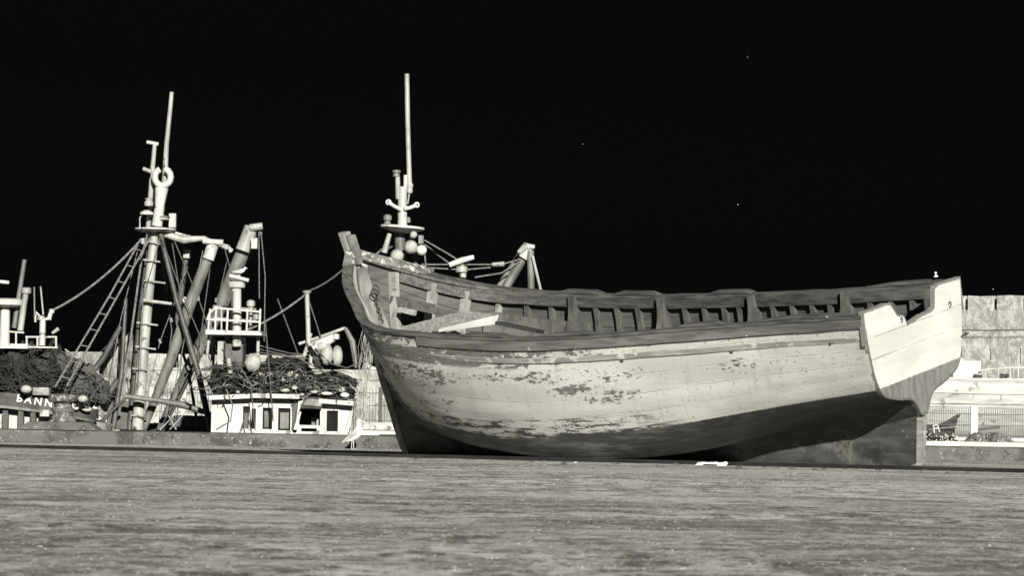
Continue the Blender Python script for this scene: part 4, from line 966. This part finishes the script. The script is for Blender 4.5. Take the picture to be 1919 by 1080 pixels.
# heaps on the roof (things of their own)
def heapthing(name,m,label,cat,x0,x1,t,b,Y,depth,amp,seed,fr=3):
    mb=heap(x0,x1,t,b,Y,depth,amp*1.7,80,18,seed,fr*1.3); return single(name,mb,m,label,cat,P((x0+x1)/2,(t(x0/2+x1/2)+b(x0/2+x1/2))/2,Y+depth/2),'net and cover piles on the boats',True)
heapthing('roof_net_pile','net','dark net pile at the left end of the wheelhouse roof, below the railed deck','net',384,500,lin((384,690),(420,672),(470,676),(500,690)),lin((384,748),(500,740)),57.7,1.2,.05,2)
heapthing('roof_net_pile','net','highest dark net mound in the middle of the wheelhouse roof','net',470,588,lin((470,690),(510,674),(548,668),(575,680),(588,705)),lin((470,722),(588,722)),57.6,1.1,.05,5)
heapthing('roof_cover','canvas','dark ridged cover on the right end of the wheelhouse roof','cover',586,668,lin((586,706),(622,698),(650,702),(668,712)),lin((586,722),(668,726)),57.5,1.0,.025,6)
heapthing('pale_sack','sack','pale stuffed sack lying between the nets on the wheelhouse roof','sack',516,574,lin((516,702),(545,695),(574,704)),lin((516,716),(574,718)),57.45,.35,.03,7,5)
heapthing('pale_sack','sack','smaller pale sack left of the other one on the wheelhouse roof','sack',476,522,lin((476,704),(500,696),(522,702)),lin((476,714),(522,716)),57.5,.35,.03,9,5)
heapthing('black_net_coil','net','blackest net heap along the front edge of the wheelhouse roof','net',478,664,lin((478,716),(560,712),(664,722)),lin((478,740),(560,741),(664,751)),57.42,.5,.03,10,5)
for k,(px,py,r,dx) in enumerate([(552,727,5,1.2),(534,732,5,2.0),(640,731,7,1),(646,741,6,1.5),(590,735,4,2.4),(446,735,4,1),(612,738,4,2.8),(566,740,3.5,1.4)]):
    mb=MB(); mb.ball(P(px,py,57.3),r*.0082,12,(dx,1,.8)); single('net_float',mb,'float' if k%3==0 else 'sack',['small round white float at the front of the wheelhouse roof','oval float lying left of the small round white float','largest round white float near the right end of the wheelhouse roof','oval float below the largest round white float','flattened float above the canted visor','small float on the left front edge of the wheelhouse roof','long pale float right of the canted visor','little float at the top left corner of the canted visor'][k],'float',P(px,py,57.3),'net floats',True)
for k,(px,py,r,sz) in enumerate([(612,665,14,(.9,1,1.5)),(632,668,13,(.8,1,1.6)),(604,650,11,(1.2,1,.8)),(474,680,14,(1.1,1,1.3))]):
    mb=MB(); c_=P(px,py,57.25); mb.ball(c_,r*.0082,16,sz); mb.v=[tuple(Vector(q)+Vector((1,1,1))*.02*mn.noise(Vector(q)*14)) for q in mb.v]
    single('pale_bag',mb,'sack',['pale bulging bag under the white winch head','rightmost pale bulging bag beside the winch head','pale bag tucked on top of the winch head','pale domed bag beneath the searchlight'][k],'bag',c_,'bags stowed on the boats',True)
tangle('net_strands','strands of netting and cord over the dark net pile on the far left boat',-20,116,lin((-20,652),(60,656),(95,650),(118,700)),lin((-20,735),(118,742)),58.55,150,'net',P(50,700,58.6),1,2.2,.2)
tangle('net_strands','loose cords over the dark cover behind the bollard',95,196,lin((88,664),(112,670),(150,692),(198,707)),lin((88,742),(150,752),(198,770)),58.8,60,'canvas',P(145,720,58.9),1,2,.2)
tangle('net_strands','brown and black netting strands covering the roof of the wheelhouse boat',392,662,lin((384,692),(420,676),(470,684),(510,676),(548,670),(575,682),(590,704),(622,700),(668,712)),lin((392,742),(560,739),(662,749)),57.38,330,'net',P(520,712,57.4),1,2.6,.4)
tangle('net_strands','paler strands of netting mixed into the roof nets of the wheelhouse boat',400,655,lin((384,700),(420,690),(510,690),(548,684),(590,710),(668,716)),lin((392,740),(560,737),(662,747)),57.3,70,'palenet',P(520,718,57.3),.7,1.6,.3)
tangle('net_strands','frayed strands of the pale netting bundle left of the ladder mast',188,260,lin((186,662),(205,644),(240,634),(262,652)),lin((186,708),(215,738),(262,716)),61.3,70,'palenet',P(220,690,61.3),.8,1.8,.2)
# rope loops thrown over the roof pile
mb=MB()
for k in range(26):
    px=R.uniform(400,650); py=R.uniform(690,735); r=R.uniform(8,30); pts=[]
    for a in range(13):
        t=a/12*math.pi*R.uniform(.9,1.1); pts.append(P(px-r*math.cos(t)*1.6,py-r*.45*math.sin(t)+R.uniform(-1,1),57.15+R.uniform(0,.15)))
    mb.tube(pts,R.uniform(.5,1.1)*.0082,5)
single('tangled_rope',mb,'darkrope','tangle of dark rope loops thrown over the nets on the wheelhouse roof','rope',P(525,712,57.2),smooth=True)
# hanging netting right of the wheelhouse
mb=MB()
for k in range(24):
    t=R.random(); ph=R.uniform(0,6.28); pts=[]
    L0=[(600,692,692),(622,676,697),(650,670,699),(680,673,697),(690,672,694),(730,664,690),(770,658,686),(800,652,680),(818,650,676)]
    for y,a,b in L0:
        x=a+(b-a)*min(1,max(0,t+.16*math.sin(y*.045+ph))); pts.append(P(x+R.uniform(-1.2,1.2),y,57.1+.12*R.random()))
    mb.tube(pts,R.uniform(.3,.8)*.0082,4)
single('hanging_net',mb,'sack','pale netting hanging in a long bundle between the wheelhouse and the beached boat','net',P(680,700,57.1),smooth=True)
# ---- boat behind the hero ------------------------------------------------------
Bv=V('radar_trawler','fishing boat behind the beached boat, white mast with round platform, buoys and slanting booms','fishing boat',860,61.5)
Bv.hull(705,1330,lin((705,815),(1330,822)),3.4,'dark',-1)
Bv.boxp('deckhouse',760,960,600,815,.6,1.6,'white'); Bv.boxp('deckhouse_window',790,820,640,665,.57,.06,'glass'); Bv.boxp('deckhouse_window',850,880,640,665,.57,.06,'glass')
Bv.tube('lower_mast',[(755,815,.1),(752,520,.1),(749,435,.1)],[12,11,10],'grey',14)
Bv.tube('mast',[(754,424),(754,380),(755,350)],[9,8.5,8],'white',16)
Bv.tube('mast_side_pipe',[(746,373,.0),(745,330,.0)],[5,4.5],'mid',12); Bv.lathe('mast_lamp',(743,325),[(0,-6),(7,-6),(6,0),(8,2),(8,6),(0,7)],'grey')
Bv.tube('mast_side_pipe',[(760,350),(760,328)],[4,4],'white',10)
Bv.tube('antenna',[(768,362,.0),(766,300,.0),(764,230,.0),(762.5,138,.0)],[5,4.6,4.6,4.6],'mid',12); Bv.tube('antenna_stay',[(764,382),(768,355)],1.6,'mid'); Bv.lathe('antenna_clamp',(768,352),[(0,-8),(6,-7),(5,0),(6.5,3),(6,8),(0,9)],'mid')
for pts in ([(752,393,-.1),(738,386,-.1),(728,379,-.1)],[(757,391,-.1),(770,389,-.1),(781,384,-.1)]):
    a=Bv.tube('mast_arm',pts,[4,3.6,4],'white',10); c=pts[-1]; mb=MB(); q=Bv.p(*c); mb.tube(ringpts(q,4*Bv.u,(1,0,0),(0,0,1),12),1.8*Bv.u,7,False); mb.build('arm_eye','white',a,True)
mb=MB(); q=Bv.p(754,428); mb.lathe(q,[(0,-8*Bv.u),(18*Bv.u,-8*Bv.u),(38*Bv.u,-2*Bv.u),(42*Bv.u,0),(41*Bv.u,4*Bv.u),(0,5*Bv.u)],28); mb.v=[(a,b,c-(a-q[0])*.055) for a,b,c in mb.v]; mb.build('mast_platform','white',Bv.root,True)
Bv.lathe('platform_lamp',(726,412,-.1),[(0,-8),(7,-8),(5,-3),(8,0),(8,7),(4,10),(0,10)],'grey'); Bv.lathe('platform_lamp',(765,412,.1),[(0,-6),(5,-5),(4,4),(0,6)],'grey')
Bv.tube('strut',[(720,474,-.2),(730,438,-.2)],[6,4.5],'mid',10); Bv.tube('strut',[(768,436),(776,470),(790,560)],[3,3,3],'dark')
for k,(px,py,r) in enumerate([(790,469,10),(770,463,13),(744,480,13),(775,440,7)]):
    q=P(px,py,61.2); mb=MB(); mb.ball(q,r*Bv.u,18); single('buoy',mb,'float' if k==0 else 'sack',['brightest small white buoy hanging under the mast platform','larger grey-white buoy left of the bright small one','pale buoy partly hidden behind the far rail of the beached boat','small dull buoy right under the mast platform'][k],'buoy',q,'buoys hanging under the mast platform',True)
Bv.boxp('lamp_bracket',784,794,441,457,-.1,.1,'grey')
Bv.tube('gallows_post',[(870,560),(866,520),(865,494)],[5,6,6],'mid',10); g_=Bv.tube('gallows_arm',[(842,497,-.1),(866,488,-.1),(888,482,-.1)],[5,6,4.5],'white',10); Bv.lathe('sheave',(865,505,-.2),[(0,-7),(11,-5),(11,5),(0,7)],'mid',g_); Bv.lathe('sheave',(868,516,-.2),[(0,-5),(6,-4),(6,4),(0,5)],'mid')
for pts in ([(936,560,.1),(965,510,.1),(992,464,.1)],[(920,560,.4),(950,515,.4),(984,462,.4)]):
    b=Bv.tube('boom',pts,[8,9,8] if pts[0][2]<.3 else [5,6,6],'grey',12)
Bv.tube('boom_tip',[(980,484,.05),(993,463,.05)],[10,8],'white',12,b); Bv.tube('boom_sheave',[(972,474,0),(985,462,0),(1002,463,0)],[5,8,4],'mid',10,b)
Bv.tube('boom_leg',[(994,470),(996,560)],[7,6.5],'grey',10); Bv.tube('boom_leg',[(998,480,-.1),(1017,560,-.1)],[2.6,2.6],'mid',8)
Bv.tubes('rigging',[[(795,450,0),(840,476,0),(870,495,0)],[(790,496,0),(940,496,0)],[(800,502,0),(870,506,0),(936,500,0)],[(940,496,0),(975,486,0)],[(890,520,0),(940,512,0),(975,490,0)],[(795,458,.2),(850,500,.2)],[(796,478,0),(800,520,0)],[(716,467,0),(700,480,0)],[(782,478,.1),(796,560,.1)]],1.5,'rope',6)
Bv.tube('spreader_block',[(922,496,-.1),(945,495,-.1)],[3.5,5],'mid',8)
mb=MB(); mb.tube(sag(P(735,462,61.5),P(655,493,62),.04),1.5*Bv.u,6); single('stay_rope',mb,'rope','short rope from the mast platform to behind the stem head of the beached boat','rope',P(695,478,61.7),smooth=True)
gull('gull','gull sitting on the radar scanner of the wheelhouse boat',tuple(W.p(450,514,0)),.20,1,stand=False,pitch=15)

# ======================= far shore =======================
def rampart(name,label,pa,pb,ztop,zb,slots,slits,mt='brick',thick=2.0,para=1.1,gap=.02,z0=.2,ledges=(),group='rampart walls of the old town'):
    """pa,pb: (px,Y) end points of the wall line; slots: px ranges of the openings in the parapet"""
    A_=Vector((P(pa[0],700,pa[1])[0],pa[1],z0));B_=Vector((P(pb[0],700,pb[1])[0],pb[1],z0)); L=(B_-A_).length; d=(B_-A_)/L; nn=Vector((-d.y,d.x,0))
    if nn.y<0: nn=-nn
    root=bpy.data.objects.new(name,None); COL.objects.link(root); root.location=A_; root.rotation_euler=(0,0,math.atan2(d.y,d.x)); tag(root,label,'castle wall',group)
    def S(px):
        r_=ray(px,700); k=r_[0]/r_[1]; # X=k*Y on the line A+d*s
        return (k*A_.y-A_.x)/(d.x-k*d.y)
    f=lambda x,z:(x,0,z-z0)
    def bl(mb,nm,m,smooth=False): return mb.build(nm,m,root,smooth,local=True)
    holes=[(S(a),S(b),z1,z2) for a,b,z1,z2 in slits]
    mb=MB(); wall_holes(mb,(0,L),(z0,zb),holes,f,(0,.5,0)); mb.box((L/2,.5+thick/2,(zb-z0)/2),(L,thick,zb-z0)); bl(mb,'wall',mt)
    for h in holes:
        m_=MB(); m_.box(((h[0]+h[1])/2,.46,(h[2]+h[3])/2-z0),(h[1]-h[0],.04,h[3]-h[2])); bl(m_,'slit_shade','black')  # black plate at the back of the slit, painted in place of shade
    xs=0;mer=[]
    for a,b in [(S(a),S(b)) for a,b in slots]+[(L,L)]:
        if a-xs>.05: mer.append((xs,a))
        xs=b
    for a,b in mer:
        m_=MB(); n=max(1,int((b-a)/.8)); rings=[]
        for i in range(n+1):
            x=a+(b-a)*i/n; w=.05*mn.noise(Vector((x*1.1,ztop,0))); rings.append([(x,0,zb-z0+.003),(x,0,ztop-z0+w-.04),(x,.05,ztop-z0+w),(x,.5,ztop-z0+w),(x,.5,zb-z0+.003)])
        m_.loft(rings); bl(m_,'merlon',mt)
    for z,pr,h in ledges:
        m_=MB();rings=[];n=40
        for i in range(n+1):
            x=L*i/n; w=.02*mn.noise(Vector((x*.9,z,0))); rings.append([(x,.1,z-z0-h/2),(x,-pr,z-z0-h/2+w),(x,-pr,z-z0+h/2+w),(x,.1,z-z0+h/2+w*2)])
        m_.loft(rings); bl(m_,'string_course','stone')
    return root
rampart('rampart_wall','tall pale castle rampart with narrow embrasures and arrow slits behind the stern, far right',(1500,243.5),(2900,208),9.30,8.42,[(a-1,a+9) for a in [1530+54.6*k_ for k_ in range(25)]],[(1853,1856.5,5.25,5.95),(1909,1912.5,5.05,6.0),(1800,1802,5.3,5.95),(1965,1967.5,5.1,6.0)],ledges=((7.25,.1,.18),(6.75,.06,.1)))
rampart('rampart_wall','lower sunlit rampart between the far left fishing boat and the ladder mast, with gaps in its parapet',(60,290),(236,284),5.75,4.5,[(48,52),(174,181),(120,121)],[],'stone',ledges=((4.6,.12,.2),))
rampart('rampart_wall','rampart with the old cannon, seen between the booms of the mast trawler',(238,283),(566,278),5.62,4.55,[(313,334)],[],'stone',ledges=((4.5,.1,.18),))
rampart('rampart_wall','low rampart end beside the bow of the beached boat',(560,262),(790,258),4.35,3.6,[],[],'stone',ledges=((3.7,.1,.15),))
# cannon in the embrasure
c=P(322,680,281.6); root=thing('cannon','old cannon pointing out of the rampart embrasure','cannon',(c[0],281.6,4.56)); u_=281/FPX
mb=MB(); mb.lathe((c[0],283.6,c[2]),[(.0,-0.0),(.30,0),(.30,.3),(.24,.6),(.21,1.8),(.2,2.3),(.27,2.42),(.27,2.55),(.12,2.56),(.11,2.2),(.0,2.2)],18,(0,-1,.03)); mb.build('barrel','iron',root,True)
for sx in (-1,1):
    mb=MB(); mb.prism([(c[0]+sx*.36-.05,281.7,4.56),(c[0]+sx*.36-.05,283.6,4.56),(c[0]+sx*.36-.05,283.6,4.95),(c[0]+sx*.36-.05,282.3,5.15),(c[0]+sx*.36-.05,281.7,5.0)],(.1,0,0)); mb.build('carriage_cheek','dark',root)
    mb=MB(); mb.lathe((c[0]+sx*.47,281.95,4.74),[(0,0),(.18,0),(.18,.1),(0,.1)],14,(sx,0,0)); mb.build('wheel','dark',root,True)
def fence(label,x0,x1,Y,ytop,ybot,step,posts,plinth=None,hoop=False,pw=3,m='fencebar',post_m='stone'):
    u=Y/FPX; xm=(x0+x1)/2; zb=P(xm,ybot,Y)[2]; zt=P(xm,ytop,Y)[2]; X0=P(x0,ybot,Y)[0];X1=P(x1,ybot,Y)[0]
    root=thing('iron_fence',label,'fence',((X0+X1)/2,Y,.2),'iron fences along the far quay')
    edges=[x0]+posts+[x1]
    for a,b in zip(edges,edges[1:]):
        Xa=P(a,ybot,Y)[0]+pw*u/2;Xb=P(b,ybot,Y)[0]-pw*u/2; n=max(1,int((Xb-Xa)/(step*u))); mb=MB(); r=.75*u
        for i in range(n+1):
            x=Xa+(Xb-Xa)*i/n
            mb.bar((x,Y,zb),(x,Y,zt+ (0 if hoop else .06)),r*1.1,r*1.1)
            if hoop and i<n:
                w=(Xb-Xa)/n; mb.tube([(x+w/2-w/2*math.cos(t*math.pi/5),Y,zt+w*.5*math.sin(t*math.pi/5)) for t in range(6)],r*.5,4)
            if hoop: mb.tube([(x,Y,zt-.22),(x,Y,zt-.12)],[r*.9,r*.9],5)
        mb.build('bars',m,root)
        mb=MB()
        for zz_ in ((zb+.12),(zb+(zt-zb)*.42 if hoop else zt-.25),(zt-.3 if hoop else zb+(zt-zb)*.5)): mb.bar((Xa,Y+r,zz_),(Xb,Y+r,zz_),.05,.04)
        mb.build('rail',m,root)
    for q in posts:
        x=P(q,ybot,Y)[0]; mb=MB(); mb.box((x,Y+.05,(zb+zt)/2+.03),(pw*u,pw*u*.8,zt-zb+.16)); mb.build('post',post_m,root)
    if plinth is not None:
        mb=MB(); mb.box(((X0+X1)/2,Y+.1,(zb+plinth)/2),(X1-X0,.5,zb-plinth)); mb.build('plinth','stone',root)
    return root
fence('iron railing on a stone plinth seen behind the ladder mast and booms',100,440,240,728,775,5,[130,178,235,283,344,401],.2,pw=10)
fence('iron railing between the wheelhouse boat and the bow of the beached boat',560,800,215,729,792,5.2,[600,655,712,765],.2,pw=6,post_m='fencebar')
fence('hoop-topped iron fence with white posts behind the stern, far right',1640,2330,200,769,824,4.1,[1698,1825,1926,2027,2128,2229],.2,True,pw=13,post_m='coping')
mb=MB(); mb.box((P(1820,824,199)[0],199.2,.30),(44,.9,.2)); single('fence_footing',mb,'coping','whitewashed footing below the hoop-topped fence','kerb',(P(1820,824,199)[0],199.2,.2))
# white boat propped up behind the fence
Yw=206; u=Yw/FPX; WB=thing('white_hulled_boat','large patched white boat standing ashore behind the hoop-topped fence','boat',(P(1850,820,Yw)[0],Yw,.2))
def zw(y,x=1830): return P(x,y,Yw)[2]
mb=MB();rings=[];n=60
for i in range(n+1):
    px=1560+620*i/n; k=(px-1560)/620; X=P(px,760,Yw)[0]; w=math.sin(math.pi*min(max(k,.02),.98))**.4; sh=.35*(2*k-1)**2
    prof=((1.0,zw(709)+sh),(1.03,zw(716)+sh),(1.0,zw(717)+sh),(1.0,zw(735)+sh*.6),(.985,zw(738)+sh*.5),(.92,zw(752)),(.80,zw(775)),(.55,zw(800)),(.2,zw(818)),(.04,zw(823)))
    ring=[(X,Yw+2.1-2.0*w*fy,z) for fy,z in prof]+[(X,Yw+2.1+2.0*w*fy,z) for fy,z in prof[::-1]]; rings.append(ring)
mb.loft(rings); mb.build('hull','boatwhite',WB,True)
for yy,h,m in ((712,.07,'coping'),(737,.08,'coping'),(757,.05,'stone')):
    mb=MB();rings=[]
    for i in range(n+1):
        px=1560+620*i/n; k=(px-1560)/620; X=P(px,760,Yw)[0]; w=math.sin(math.pi*min(max(k,.02),.98))**.4; sh=.35*(2*k-1)**2*(1 if yy<720 else .55 if yy<745 else 0); fy=1.03 if yy<720 else (.995 if yy<745 else .90); z=zw(yy)+sh
        y=Yw+2.1-2.0*w*fy; rings.append([(X,y-.05,z-h/2),(X,y-.05,z+h/2),(X,y+.1,z+h/2),(X,y+.1,z-h/2)])
    mb.loft(rings); mb.build('strake',m,WB)
def zz2(x,y): return P(x,y,Yw+.3)
rp=[];mb=MB()
tops=[(1836,695),(1860,692),(1893,690),(1925,690),(1980,688)]
mb.tube([zz2(*q) for q in tops],.05,6)
for x,y in [(1847,694),(1871,691),(1893,690),(1908,690),(1935,690)]: mb.tube([zz2(x,y),zz2(x,710)],.045,6)
mb.build('deck_rail','coping',WB,True)
mb=MB(); mb.prism([P(1786,708,Yw+.6),P(1786,676,Yw+.6),P(1797,668,Yw+1.0),P(1812,677,Yw+.6),P(1838,677,Yw+.6),P(1838,708,Yw+.6)],(0,2.2,0)); single('white_tarpaulin_shelter',mb,'tarp','white tarpaulin shelter on the deck of the white boat, beside the transom','tarpaulin',P(1810,700,Yw+1))
for k,(x0,x1,y0,y1,m,lab) in enumerate([(1824,1842,701,707,'dark','dark bundle of gear on the deck of the white boat, left one'),(1870,1892,701,707,'canvas','dark bundle of gear on the deck behind the boat rail, right one')]):
    mb=heap(x0,x1,lin((x0,y0),(x1,y0)),lin((x0,y1+2),(x1,y1+2)),Yw-.0+.35,.5,.05,16,8,k+20,4); single('gear_bundle',mb,m,lab,'gear',P((x0+x1)/2,y1,Yw+.3),None,True)
# dark rowing boat behind the fence
Yr=201.6; RB=thing('dark_rowing_boat','dark rowing boat with a raised prow lying behind the hoop-topped fence','rowing boat',(P(1775,820,Yr)[0],Yr,.2))
mb=MB();rings=[]
tp=lin((1715,798),(1760,797),(1780,789),(1797,777)); bt=lin((1715,812),(1740,819),(1790,820),(1797,784))
for i in range(25):
    px=1712+90*i/24; k=i/24; X=P(px,800,Yr)[0]; zt=P(px,tp(px),Yr)[2]; zb=P(px,min(bt(px),819),Yr)[2] if px<1800 else zt-.1; w=.75*max(.04,math.sin(math.pi*min(.93,.12+k*.86)))**.6
    rings.append([(X,Yr+.8-w,zt),(X,Yr+.8-w*.9,(zt+zb)/2),(X,Yr+.8-w*.4,zb),(X,Yr+.8+w*.4,zb),(X,Yr+.8+w*.9,(zt+zb)/2),(X,Yr+.8+w,zt),(X,Yr+.8+w*.8,zt-.05),(X,Yr+.8-w*.8,zt-.05)])
mb.loft(rings); mb.build('hull','dark',RB,True)
mb=MB(); mb.bar(P(1740,806,Yr-.1),P(1800,799,Yr-.1),.06,.06); mb.build('gunwale','stone',RB)
mb=MB(); mb.bar(P(1835,806,201),P(1873,801,201),.12,.14); single('spar',mb,'dark','dark spar lying aslant behind the right panel of the hoop-topped fence','spar',P(1855,803,201))
# net heaps and chair frame on the far quay
def farheap(label,x0,x1,t,b,Y,m,seed,nf,floats=True):
    root=thing('net_heap',label,'net',P((x0+x1)/2,b((x0+x1)/2),Y),'net heaps on the far quay')
    mb=heap(x0,x1,t,b,Y,1.0,.09,46,12,seed,3.5); mb.build('netting',m,root,True)
    if floats:
        mb=MB()
        for i in range(nf):
            px=R.uniform(x0+3,x1-3); tt=R.random()**.6; py=t(px)+(b(px)-t(px))*tt; mb.ball(P(px,py,Y-.12-.1*R.random()),R.uniform(.9,1.7)*Y/FPX,6)
        mb.build('floats','float',root,True)['kind']='stuff'
farheap('dark net heap strewn with white floats beside the sternpost on the far quay',1722,1805,lin((1722,812),(1740,806),(1765,810),(1790,812),(1805,830)),lin((1722,831),(1805,834)),118,'canvas',31,90)
farheap('longer pale brown net heap on the far quay at the far right',1808,1912,lin((1808,829),(1830,817),(1850,814),(1880,813),(1895,818),(1912,833)),lin((1808,835),(1912,838)),118,'grey',33,34)
mb=MB(); Yc=117.2
for a,b in (((1751,812),(1749,798)),((1749,798),(1757,797)),((1757,797),(1761,810)),((1750,804),(1758,803))): mb.bar(P(*a,Yc),P(*b,Yc),.035,.035)
single('small_white_frame',mb,'coping','small white frame standing in the dark net heap','frame',P(1755,806,Yc))
g_=P(697,695,262); gull('gull','tiny gull resting on the low rampart end, just left of the beached boat',g_,.8,-1,stand=False,pitch=10)
# stars
mb=MB()
m,nt,bs=newmat('star light'); bs.inputs['Emission Color'].default_value=(1,1,1,1); bs.inputs['Emission Strength'].default_value=.45; M['star']=m
mb=MB()
for px,py,r in ((1401,106,.55),(1092,270,.35),(1383,383,.6),(1861,542,.6)): mb.ball(P(px,py,2600),r*2600/FPX,6)
tag(mb.build('stars','star'),kind='structure')
# ======================= light, sky, camera =======================
sdir=Vector(SUN).normalized()
su=bpy.data.lights.new('harbour_light','SUN'); su.energy=SUNE; su.angle=math.radians(.6); su.color=(1,.975,.885)
so=bpy.data.objects.new('harbour_light',su); COL.objects.link(so); so.rotation_euler=sdir.to_track_quat('Z','Y').to_euler()
w=bpy.data.worlds.new('World'); sc.world=w; w.use_nodes=True; nt=w.node_tree; bg=nt.nodes['Background']
sk=nt.nodes.new('ShaderNodeTexSky'); sk.sky_type='NISHITA'; sk.sun_disc=False; sk.sun_elevation=math.asin(sdir.z); sk.sun_rotation=math.atan2(sdir.x,sdir.y)
hs=nt.nodes.new('ShaderNodeHueSaturation'); hs.inputs['Saturation'].default_value=.04; nt.links.new(sk.outputs[0],hs.inputs['Color']); nt.links.new(hs.outputs[0],bg.inputs['Color']); bg.inputs['Strength'].default_value=SKYS
cd=bpy.data.cameras.new('camera'); cam=bpy.data.objects.new('camera',cd); COL.objects.link(cam); sc.camera=cam
cd.sensor_width=36; cd.lens=FPX/1919*36; cd.clip_end=6000; cd.clip_start=.1
cam.matrix_world=Matrix(((RC[0],UC[0],-FW[0],0),(RC[1],UC[1],-FW[1],0),(RC[2],UC[2],-FW[2],CAMH),(0,0,0,1)))
cd.dof.use_dof=True; cd.dof.focus_distance=39.0; cd.dof.aperture_fstop=20
sc.render.engine='CYCLES'; sc.render.resolution_x=1024; sc.render.resolution_y=577
vs_=sc.view_settings; vs_.view_transform='Standard'; vs_.look='None'; vs_.exposure=EXPO; vs_.gamma=1
